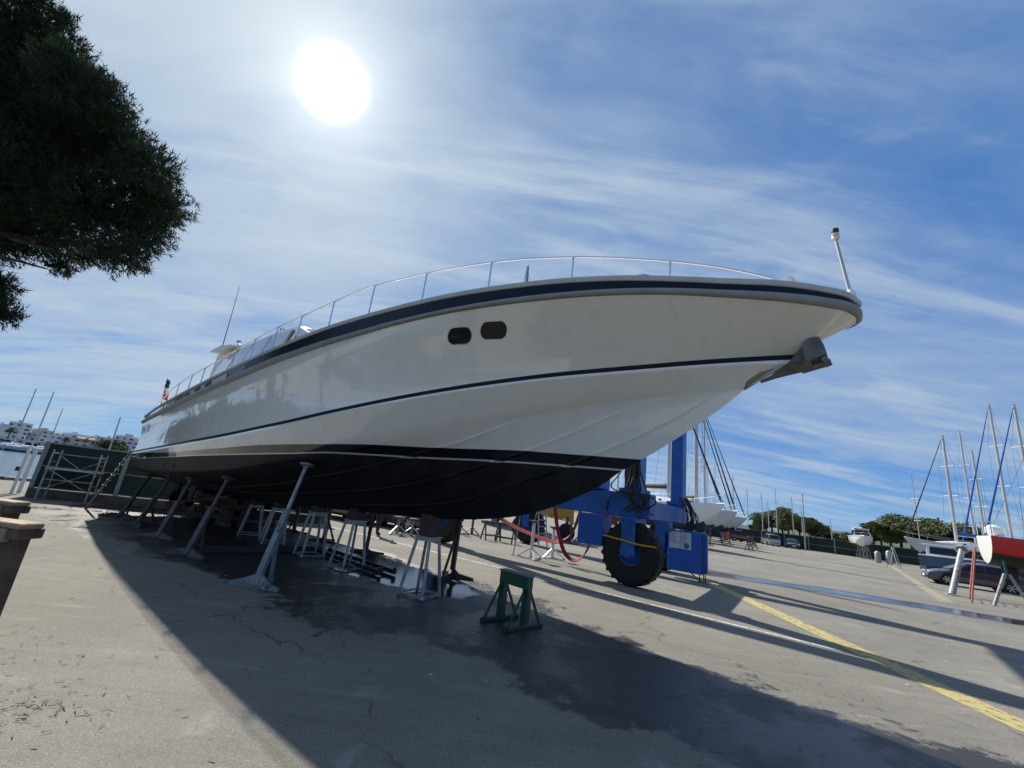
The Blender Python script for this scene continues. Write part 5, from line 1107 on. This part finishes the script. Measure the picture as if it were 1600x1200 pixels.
# small blue and white cabin boat
def motorboat(loc, rz, lab, L_, B_, zb, zg, hullm, cab, botm='bluebottom'):
    t = thing('motorboat', lab, 'motorboat', loc, rz); n = 12; rows = []
    for i in range(n+1):
        u = i/n; x_ = -L_/2+L_*u; hb_ = B_/2*(1-max(0,(u-.35)/.65)**2.4); zsh = zg+.22*u*u*L_/6; zk = zb+(zsh-zb-.25)*max(0,(u-.6)/.4)**2
        rows.append([(x_,0,zk),(x_,hb_*.82,zk+(zsh-zk)*.28),(x_+.1*u,hb_*.95,zk+(zsh-zk)*.6),(x_+.2*u,hb_,zsh-.08),(x_+.2*u,hb_*1.02,zsh)])
    k = MB()
    for sg in (-1,1): k.grid([[(p[0],sg*p[1],p[2]) for p in r_] for r_ in rows])
    tr2 = [(p[0],-p[1],p[2]) for p in rows[0]]+[p for p in rows[0][::-1]][:-1]; k.add(tr2,[tuple(range(len(tr2)))]); k.build('hull', hullm, t, smooth=True)
    k = MB(); k.grid([[(r_[-1][0], r_[-1][1]*c_, r_[-1][2]-.03) for r_ in rows] for c_ in (-1,0,1)]); k.build('deck', M['whitepaint'], t)
    k = MB()
    for sg in (-1,1): k.path([(r_[-1][0], sg*r_[-1][1], r_[-1][2]) for r_ in rows], .045, 6)
    k.build('gunwale', M['whitepaint'], t)
    x0, x1, hh_ = cab; k = MB(); yb = B_*.40; yt_ = B_*.33
    sec = [[(x_,-yb,zg-.02),(x2,-yt_,z_),(x2,yt_,z_),(x_,yb,zg-.02)] for x_, x2, z_ in ((x0,x0+.1,zg+hh_),((x0+x1)/2,(x0+x1)/2-.1,zg+hh_+.04),(x1,x1-.8,zg+hh_*.95))]
    k.grid(sec); k.add(sec[0],[(0,1,2,3)]); k.add(sec[-1],[(0,1,2,3)]); ca = k.build('cabin', M['whitepaint'], t)
    k = MB(); k.box(((x0+x1)/2-.35,0,zg+hh_+.05), (x1-x0-.3,yt_*2.15,.06), bev=.02); k.build('roof', M['whitepaint'], ca)
    for sg in (-1,1):
        for xa, xb in ((x0+.22,(x0+x1)/2-.12),((x0+x1)/2-.02,x1-.45)):
            k = MB(); k.prism([(xa,sg*(yb*.975),zg+.16),(xb+.25,sg*(yb*.975),zg+.16),(xb-.1,sg*(yt_*1.05),zg+hh_*.86),(xa+.05,sg*(yt_*1.05),zg+hh_*.86)], (0,sg*.02,0)); k.build('window', M['glass'], ca)
    k = MB(); k.prism([(x1-.13,-yb*.85,zg+.12),(x1-.13,yb*.85,zg+.12),(x1-.72,yt_*.88,zg+hh_*.84),(x1-.72,-yt_*.88,zg+hh_*.84)], (.03,0,.02)); k.build('windscreen', M['glass'], ca)
    k = MB()
    for sg in (-1,1):
        pts = [(r_[-1][0], sg*r_[-1][1]*.93, r_[-1][2]+.38) for r_ in rows[7:]]; k.path(pts, .014, 5)
        for p in pts[::2]: k.tube((p[0],p[1],p[2]-.38), p, .012, .012, 5)
    k.build('pulpit', M['chrome'], t); return t
motorboat((38.9,36.6,0), hdg(.72,-.69), 'small dark blue and white cabin boat on the ground behind the grey car', 5.8, 2.3, .35, 1.55, M['bluehull'], (-2.4,1.5,.85))
motorboat((49.6,60.0,0), hdg(-.55,-.83), 'small white motorboat raised on trestles in front of the green fence', 5.6, 2.4, 1.55, 2.75, M['white'], (-1.6,1.2,1.05))
for i, (x_, y_) in enumerate(((49.0,58.6),(50.2,61.2))):
    mini_trestle((x_,y_,0), .6, ['steel trestle under the bow of the small white motorboat','steel trestle under the stern of the small white motorboat'][i], M['galv']).scale = (1.6,1.4,2.05)
lad2 = thing('folding_ladder', 'aluminium folding ladder standing open left of the blue and white cabin boat', 'ladder', (39.5,43.5,0), .4)
for sg in (-.25,.25):
    k = MB(); k.beam((sg,0,0),(sg*.7,.45,1.9), .07, .05); k.beam((sg,.9,0),(sg*.7,.45,1.9), .06, .05); k.build('rail', M['alu'], lad2)
for i in range(6): k = MB(); k.box((0,.07*i+.06,.28*(i+1)), (.46,.06,.04)); k.build('tread', M['alu'], lad2)
for i, (x_, y_, h_, lab) in enumerate(((45.0,50.8,1.5,'grey gas bottle-shaped tank left of the folding ladder, taller one'),(44.2,51.4,1.3,'grey gas bottle-shaped tank left of the folding ladder, shorter one'))):
    t = thing('steel_tank', lab, 'tank', (x_,y_,0), 0); k = MB(); k.lathe((0,0,0), [(.0,0),(.26,0),(.28,.05),(.28,h_-.2),(.16,h_-.05),(.0,h_)], n=16); k.build('shell', M['galv'], t, smooth=True); k = MB(); k.lathe((0,0,h_), [(.0,0),(.05,0),(.05,.12),(.0,.13)], n=8); k.build('valve', M['darksteel'], t)
# ------------------------------------------------------------------ fence on the right, mooring masts, lamp post
A_, B2 = Vector((37.5,80.5,0)), Vector((56.0,57.6,0)); dd = (B2-A_); ff = thing('yard_fence', 'long green mesh fence with grey posts along the back of the yard', 'fence', A_, math.atan2(dd.y,dd.x)); l_ = dd.length; n = 9
for i in range(n+1):
    k = MB(); k.box((l_*i/n,0,1.1), (.16,.16,2.2)); k.build('post', M['post'], ff)
for i in range(n):
    x0 = l_*i/n; x1 = l_*(i+1)/n; k = MB(); k.box(((x0+x1)/2,0,1.02), (x1-x0-.16,.04,1.95)); pn = k.build('mesh_panel', M['mesh'], ff); k = MB(); k.box(((x0+x1)/2,-.04,.98), (x1-x0-.16,.04,.05)); k.box(((x0+x1)/2,-.03,2.03), (x1-x0-.16,.06,.06)); k.build('panel_rail', M['post'], pn)
ms_ = [(60.6,101.3,10.4,'moored sailboat beyond the fence, first mast left of the dark car'),(63.6,100.9,11.9,'moored sailboat beyond the fence with the thickest mast above the silver car'),(62.3,101.8,8.8,'moored sailboat beyond the fence with a short mast left of the thick one'),(67.5,101.2,10.6,'moored sailboat beyond the fence, mast right of the silver car'),(70.0,101.8,8.6,'moored sailboat beyond the fence, short mast left of the lamp post'),(77.1,102.3,6.6,'moored sailboat beyond the fence with the lowest mast, near the white motorboat'),(57.2,101.1,11.1,'moored sailboat beyond the fence, leftmost mast beside the grey yacht')]
ms_ += [(47.5,100.0,13.5,'moored sailboat beyond the fence, first mast right of the tall hoist column'),(50.8,103.0,16.0,'moored sailboat beyond the fence with a tall mast behind the row of yachts'),(53.0,99.0,11.5,'moored sailboat beyond the fence, mast just left of the last forestay'),(55.5,104.0,14.2,'moored sailboat beyond the fence, mast among the forestays of the row'),
 (88.0,92.0,17.5,'moored sailboat far right, mast just left of the grey yacht bow'),(101.0,90.0,19.0,'moored sailboat far right, mast behind the grey yacht deckhouse'),(108.0,89.0,15.0,'moored sailboat far right, short mast between the two blue jibs'),(116.0,90.0,21.0,'moored sailboat far right, mast behind the rightmost blue jib'),(120.0,88.0,16.5,'moored sailboat far right, mast at the picture edge')]
for x_, y_, h_, lab in ms_: sailboat((x_,y_,0), R(100+x_*3), lab, 8.0, 2.6, .9, .2, -.3, 'white', 'bluebottom', h_, grp='boats moored beyond the green fence', ashore=False, small=True)
lp = thing('lamp_post', 'tall thin grey lamp post standing in front of the green fence', 'lamp post', (46.0,66.0,0), 0); k = MB(); k.path([(0,0,0),(0,0,4),(0,0,8.0)], [.11,.08,.05], 8); k.build('pole', M['galv'], lp); k = MB(); k.box((0,0,8.05), (.3,.12,.1), bev=.03); k.build('lamp_head', M['galv'], lp)

# ------------------------------------------------------------------ trees
def leaf_cloud(blobs, nleaf, size, seed, flat=.75):
    rn = random.Random(seed); k = MB(); tot = sum(b[3]**2 for b in blobs)
    for b in blobs:
        for i in range(int(nleaf*b[3]**2/tot)):
            v = Vector((rn.gauss(0,1),rn.gauss(0,1),rn.gauss(0,1))).normalized(); rad = b[3]*(.55+.5*rn.random()**.6)*(1+.18*math.sin(v.x*5+b[0])+.15*math.sin(v.z*6+v.y*4+b[1]))
            p_ = Vector(b[:3])+Vector((v.x*rad, v.y*rad, v.z*rad*flat)); s_ = size*rn.uniform(.5,1.25); a_ = Vector((rn.gauss(0,1),rn.gauss(0,1),rn.gauss(0,.6))).normalized(); c_ = a_.orthogonal().normalized()
            k.add([p_-a_*s_-c_*s_*.35, p_+a_*s_*.2-c_*s_*.75, p_+a_*s_, p_+a_*s_*.1+c_*s_*.7, p_-a_*s_*.9+c_*s_*.4], [(0,1,2,3,4)])
    return k
def tree_proto(seed, lab):
    rn = random.Random(seed); t = thing('pine_tree', lab, 'tree', (0,0,0), 0, 'pines on the hillside'); bl_ = []
    for i in range(9): a_ = rn.uniform(0,6.28); r_ = rn.uniform(.2,2.6); bl_.append((r_*math.cos(a_), r_*math.sin(a_), 5.2+rn.uniform(-1.2,1.6)-r_*.25, rn.uniform(1.0,1.9)))
    leaf_cloud(bl_, 5200, .17, seed, .62).build('crown', M['leaf'], t, fix=False)
    k = MB(); k.path([(0,0,-.3),(.1,0,2),(.0,.1,4),(.1,.1,5.5)], [.26,.2,.15,.06], 8)
    for b in bl_[:5]: k.path([(0,.05,3.2),(b[0]*.5,b[1]*.5,4.2),(b[0]*.9,b[1]*.9,b[2])], [.09,.06,.02], 6)
    k.build('trunk', M['bark'], t); return t
tp = [tree_proto(11,'x'), tree_proto(12,'x'), tree_proto(13,'x')]
ORD_ = ['first','second','third','fourth','fifth','sixth','seventh','eighth']
rn = random.Random(5); ti = 0; tused = [False]*3
def put_tree(x_, y_, z_, s_, lab):
    global ti
    j = ti % 3; ti += 1; o = tp[j] if not tused[j] else dup(tp[j], (0,0,0), 0); tused[j] = True
    o.location = (x_,y_,z_); o.rotation_euler.z = rn.uniform(0,6.28); o.scale = (s_*rn.uniform(1,1.25),)*2+(s_,); o['label'] = lab
def at_bearing(px, dist): # bearing given as slope x/y
    q = Vector((px,1,0)).normalized(); return q*dist
LT = []
# left wood, right wood: (bearing x/y, distance, scale)
for i in range(17):
    f_ = i/16; br = .585+.20*f_; hgt = [.50,.72,.92,1.05,1.12,1.12,1.08,1.02,.95,.90,.86,.78,.66,.56,.50,.46,.44][i]; LT.append((br, 170+rn.uniform(-14,14), hgt*1.30))
for i in range(15):
    f_ = i/14; br = .80+.33*f_; hgt = [.48,.52,.60,.78,.92,1.0,1.04,1.04,1.0,.98,.95,.92,.9,.9,.9][i]; LT.append((br, 150+rn.uniform(-12,12), hgt*1.35))
for i, (br, d_, s_) in enumerate(LT):
    p_ = at_bearing(br, d_)
    w_ = 'pine in the wood behind the moored masts' if i < 17 else 'pine in the wood behind the grey yacht'
    j_ = i if i < 17 else i-17
    put_tree(p_.x, p_.y, 0, s_, '%s from the left, a %s' % (['first','second','third','fourth','fifth','sixth','seventh','eighth','ninth','tenth','eleventh','twelfth','thirteenth','fourteenth','fifteenth','sixteenth','seventeenth'][j_], w_))
for i, (x_, y_, s_) in enumerate(((-38.5,23.0,1.25),(-45,27.5,1.35),(-52,32.0,1.4),(-30.5,17.2,1.2),(-28.5,13.2,1.15),(-26.5,9.3,1.2),(-24.5,5.3,1.1),(-36,18.5,1.3))):
    put_tree(x_, y_, 0, s_, '%s pine along the quay left of the picture, mirrored in the white topsides' % ORD_[i])
# far hills
k = MB(); rows = []
for j in range(6):
    r_ = []
    for i in range(60):
        a_ = R(8+60*i/59); d_ = 330+60*j; hh_ = (6+9*math.sin(i*.21+1)**2+4*math.sin(i*.53))*math.sin(math.pi*j/5)*1.0; r_.append((d_*math.sin(a_), d_*math.cos(a_), max(0,hh_)-.5))
    rows.append(r_)
k.grid(rows); tag(k.build('hills', mat('scrub_hill', (.10,.11,.05), .95, 0, .5, .05, 1.0, .2, col2=(.05,.06,.03)), smooth=True), kind='structure')
# near umbrella pine, overhanging at the upper left
pine = thing('umbrella_pine', 'large dark umbrella pine overhanging the upper left corner', 'tree', (-17.5,9.5,0), 0)
def needles(blobs, ntuft, seed, ln=.16):
    rn = random.Random(seed); k = MB(); tot = sum(b[3]**2 for b in blobs); V = k.v; Fc = k.f; Mi = k.m
    for b in blobs:
        nb = int(ntuft*b[3]**2/tot)
        for i in range(nb):
            v = Vector((rn.gauss(0,1),rn.gauss(0,1),rn.gauss(0,1))).normalized(); rad = b[3]*(1-.75*rn.random()**1.6)*(1+.12*math.sin(v.x*7+b[0]*3)+.10*math.sin(v.z*8+v.y*6+b[1]))
            c = Vector(b[:3])+Vector((v.x*rad, v.y*rad, v.z*rad*b[4])); ax = (v+Vector((rn.gauss(0,.4),rn.gauss(0,.4),.35+rn.gauss(0,.4)))).normalized()
            for q in range(9):
                d = (ax*.75+Vector((rn.gauss(0,.6),rn.gauss(0,.6),rn.gauss(0,.6)))).normalized(); l_ = ln*rn.uniform(.7,1.3); s_ = d.orthogonal().normalized()*.011; c0 = c+ax*rn.uniform(-.08,.08); n0 = len(V)
                V.append(tuple(c0-s_)); V.append(tuple(c0+s_)); V.append(tuple(c0+d*l_)); Fc.append((n0,n0+1,n0+2)); Mi.append(0)
    return k
PB = pine.location
def rel(p, r_, fl): return (p[0]-PB.x, p[1]-PB.y, p[2], r_, fl)
CB = [(-15.8,9.97,12.94,1.41),(-14.59,10.06,12.52,1.03),(-11.46,8.48,10.22,.78),(-10.81,8.65,9.83,.66),(-14.44,10.29,10.66,1.56),(-12.82,10.24,9.95,1.3),(-11.58,10.09,9.88,.82),(-9.97,9.51,8.73,.69),(-10.1,10.36,8.31,.7),(-10.99,10.35,8.38,1.05),(-10.41,10.55,7.42,.59),(-10.05,9.77,6.42,.57),(-11.81,10.11,7.66,1.05),(-13.13,9.89,8.1,1.34),(-14.75,10.28,9.69,1.44),(-16.7,10.42,11.64,1.7),(-12.86,11.55,7.11,.42),(-13.14,10.54,7.09,.66),(-13.77,10.4,6.71,.66),(-11.81,10.13,6.1,.30),(-12.66,9.81,5.16,.40),(-12.44,9.95,4.58,.36),(-16.12,9.23,11.17,2.04),(-15.44,9.69,8.17,1.82),(-14.92,10.28,6.56,1.0),(-14.21,9.65,13.51,.3),(-14.11,8.89,12.99,.52),(-18.5,9.5,10.5,2.2),(-19.5,10.5,8.5,1.9),(-17.5,11.5,9.5,2.0)]
needles([rel(b[:3], b[3], .9) for b in CB], 46000, 4, .155).build('crown', M['needle'], pine, fix=False)
k = MB(); k.path([(0,0,-.2),(.15,.1,2.5),(.1,.2,5),(.6,.3,7.2),(.9,.4,9)], [.42,.34,.28,.2,.1], 12)
for pts in ([(.2,.2,5.6),(2.2,.4,6.5),(4.0,.55,6.65),(5.8,.6,6.35),(6.5,.6,6.6)],[(.6,.3,7.0),(3.0,.3,7.6),(5.5,.5,7.9),(7.2,.8,8.3)],[(.7,.3,7.6),(3.0,.6,9.0),(5.2,.4,9.8),(7.0,-.4,9.9)],[(.8,.4,8.4),(2.0,.5,10.5),(3.0,.4,12.4)],[(.15,.1,4.6),(2.0,.5,5.2),(3.9,.7,5.65),(4.6,.6,5.2),(5.0,.5,4.8)],[(2.2,.4,6.5),(3.8,.4,6.1),(5.3,.7,5.95)],[(4.0,.55,6.65),(5.4,1.2,7.0),(6.2,1.0,7.3)]):
    n_ = len(pts); k.path(pts, [.085-.065*i/(n_-1) for i in range(n_)], 7)
rn = random.Random(9)
for b in CB[4:22]:
    c = Vector(rel(b[:3],1,1)[:3])
    for j in range(7):
        e_ = c+Vector((rn.gauss(0,1),rn.gauss(0,1),rn.gauss(0,.8))).normalized()*b[3]*rn.uniform(.2,.75); s_ = c+Vector((-1.1,-.1,-.35))*b[3]; k.path([s_, (s_+e_)/2+Vector((0,0,-.05)), e_], [.03,.02,.008], 5)
k.build('trunk', M['bark'], pine, smooth=True)

# ------------------------------------------------------------------ far shore on the left
k = MB(); sh = [(-420,20),(-300,95),(-195,178),(-120,232),(-40,300),(30,430)]
top_ = [(x_,y_,.2) for x_,y_ in sh]; back = [(-150,700,.2),(-900,500,.2),(-800,20,.2)]
k.add(top_+back, [tuple(range(len(top_)+len(back)))])
for a_, b_ in zip(sh[:-1], sh[1:]): k.add([(a_[0],a_[1],.2),(b_[0],b_[1],.2),(b_[0],b_[1],-2),(a_[0],a_[1],-2)], [(0,1,2,3)])
tag(k.build('far_shore', mat('shore_ground', (.20,.18,.13), .9, 0, .4, .05, col2=(.08,.09,.05))), kind='structure')
ORD = ['first','second','third','fourth','fifth','sixth','seventh','eighth','ninth','tenth','eleventh','twelfth','thirteenth','fourteenth','fifteenth','sixteenth','seventeenth','eighteenth']
def apartment(loc, rz, w_, hs, seed, lab, cream):
    rn = random.Random(seed); t = thing('apartment_block', lab, 'building', loc, rz, 'terraced apartment blocks on the far shore'); wm = M['wallcream' if cream else 'wallwhite']
    t.scale = (1, 1, .80)
    k = MB(); win = MB(); y0 = 0; fl_ = hs
    for i in range(fl_):
        x0 = -w_/2+rn.uniform(0,.18)*w_*(i > 0); x1 = w_/2-rn.uniform(0,.18)*w_*(i > 0); d_ = 12-2.2*i; k.box(((x0+x1)/2, 8-d_/2+1.1*i, 1.5+3*i), (x1-x0, d_, 3.0))
        k.box(((x0+x1)/2, 8-d_+1.1*i-.1, 3*i+3.35), (x1-x0, .25, .75))
    if rn.random() < .7: k.box((rn.uniform(-.2,.2)*w_, 5, 3*fl_+1.0), (2.6,3,2.2))
    if rn.random() < .5: k.lathe((rn.uniform(-.3,.3)*w_,3.5,3*fl_), [(.7,0),(.6,2.2),(.8,2.4),(.0,2.8)], n=8)
    k.build('wall', wm, t)
    for i in range(fl_):
        d_ = 12-2.2*i; m_ = max(3, int(w_/3.6))
        for j in range(m_):
            if rn.random() < .82:
                k = MB(); xx = -w_*.4+w_*.8*(j+.5)/m_; k.box((xx, 8-d_+1.1*i-.02, 1.35+3*i), (rn.uniform(1.0,2.0), .12, 1.5)); k.build('window', M['window'], t)
    if cream and seed == 9: k = MB(); k.prism([(-w_*.3,1.2,3*fl_),(w_*.3,1.2,3*fl_),(w_*.3,7,3*fl_+1.6),(-w_*.3,7,3*fl_+1.6)], (0,0,.15)); k.build('roof', M['rooftile'], t)
bl = [(-1.50,208,18,3),(-1.42,215,18,4),(-1.32,222,20,4),(-1.225,226,20,4),(-1.145,232,19,4),(-1.10,226,14,5),(-1.055,236,20,4),(-1.01,230,16,3),(-.975,240,18,4),(-.94,235,14,3),(-.915,246,18,4),(-.885,236,16,4),(-.855,232,17,5),(-.828,236,16,4),(-.80,240,18,4),(-.76,246,20,4),(-.70,255,20,4)]
for i, (s_, y_, w_, f_) in enumerate(bl):
    cr = i in (6,9,11); apartment((s_*y_*1.18, y_*1.18, .2), R(38)+R((i*13) % 17-8), w_, f_, i, '%s far-shore apartment block from the left, %s' % (ORD[i], 'cream with tiled roof' if cr else 'white and terraced'), cr)
def palm(loc, hgt, lab, seed):
    rn = random.Random(seed); t = thing('palm_tree', lab, 'tree', loc, 0, 'palms on the far shore'); k = MB(); k.path([(0,0,-.3),(.1,0,hgt*.5),(.25,.1,hgt)], [.28,.22,.2], 8); k.build('trunk', M['bark'], t); k = MB()
    for i in range(60):
        a_ = rn.uniform(0,6.28); el = rn.uniform(-.5,1.2); l_ = rn.uniform(1.8,2.6); P = []
        for j in range(6):
            u = j/5; r_ = l_*u*math.cos(el)*(1-.1*u); z_ = hgt+l_*u*math.sin(el)-.9*u*u; w_ = .28*(1-u)+.04; P += [(.25+r_*math.cos(a_)-w_*math.sin(a_), .1+r_*math.sin(a_)+w_*math.cos(a_), z_-.12), (.25+r_*math.cos(a_), .1+r_*math.sin(a_), z_), (.25+r_*math.cos(a_)+w_*math.sin(a_), .1+r_*math.sin(a_)-w_*math.cos(a_), z_-.12)]
        F_ = []
        for j in range(5): F_ += [(3*j,3*j+1,3*j+4,3*j+3),(3*j+1,3*j+2,3*j+5,3*j+4)]
        k.add(P, F_)
    k.build('crown', M['palm'], t, fix=False)
palm((-218,196,0), 6, 'palm tree at the left end of the far shore', 1); palm((-205,208,0), 5, 'palm tree on the far shore between the two tall moored masts', 2); palm((-196,214,0), 5, 'palm tree on the far shore right of the second tall mast', 3)
for i, (x_, y_, z_, s_, lab) in enumerate(((-152,171,-.6,3.2,'big bushy green tree on the far shore behind the mesh fence'),(-146,171,-.8,2.4,'bushy green tree on the far shore just right of the biggest one'),(-136,174,-.9,1.7,'low round shrub on the far shore near the yacht stern'),(-128,172,-.9,1.6,'low round shrub on the far shore beside the yacht stern'),(-176,180,-.9,1.6,'low shrub on the far shore left of the big bushy tree'))):
    t = thing('shore_tree', lab, 'tree', (x_,y_,z_), 0, 'trees on the far shore'); rn = random.Random(i); leaf_cloud([(rn.uniform(-.7,.7)*s_, rn.uniform(-.7,.7)*s_, s_*(1.2+rn.uniform(-.3,.5)), s_*rn.uniform(.6,.9)) for _ in range(5)], 1500, .11*s_, i+40).build('crown', M['leaf'], t, fix=False)
    k = MB(); k.tube((0,0,0),(0,0,s_*1.2), .12*s_, .07*s_, 8); k.build('trunk', M['bark'], t)
for x_, y_, h_, L_, lab, a_ in ((-134.8,122.5,16.4,9.2,'moored sailboat with the tallest mast, leftmost on the water',60),(-128.0,121.0,16.0,9.0,'moored sailboat with the second tall mast on the water',62),(-166,162.5,15.0,9,'moored sailboat with a mast and forestay, third from the left on the water',70),(-91,102.4,9.8,9,'moored sailboat with the thin white mast close to the yacht stern',50)):
    sailboat((x_,y_,0), R(a_), lab, L_, 3.0, .25, -.75, -1.6, 'greyhull', 'bluebottom', h_, grp='sailboats moored on the water', ashore=False, small=True)
for x_, y_, L_, a_, lab in ((-171,150,7.5,40,'moored white motor cruiser at the left edge of the water'),(-150,143,7,42,'moored white motor cruiser between the two tall masts'),(-118,122,7,40,'moored white cruiser above the mesh fence, near the big bushy tree'),(-184,166,8,38,'moored white motor cruiser farthest out on the left')):
    o = motorboat((x_,y_,0), R(a_), lab, L_, 3.4, -1.5, .3, M['white'], (-L_*.3,L_*.18,1.5)); o['group'] = 'motor cruisers moored on the water'
pn_ = MB(); pn_.box((-140,134,-.75), (120,2.2,.5), rz=R(40)); tag(pn_.build('pontoon', M['concrete']), kind='structure')
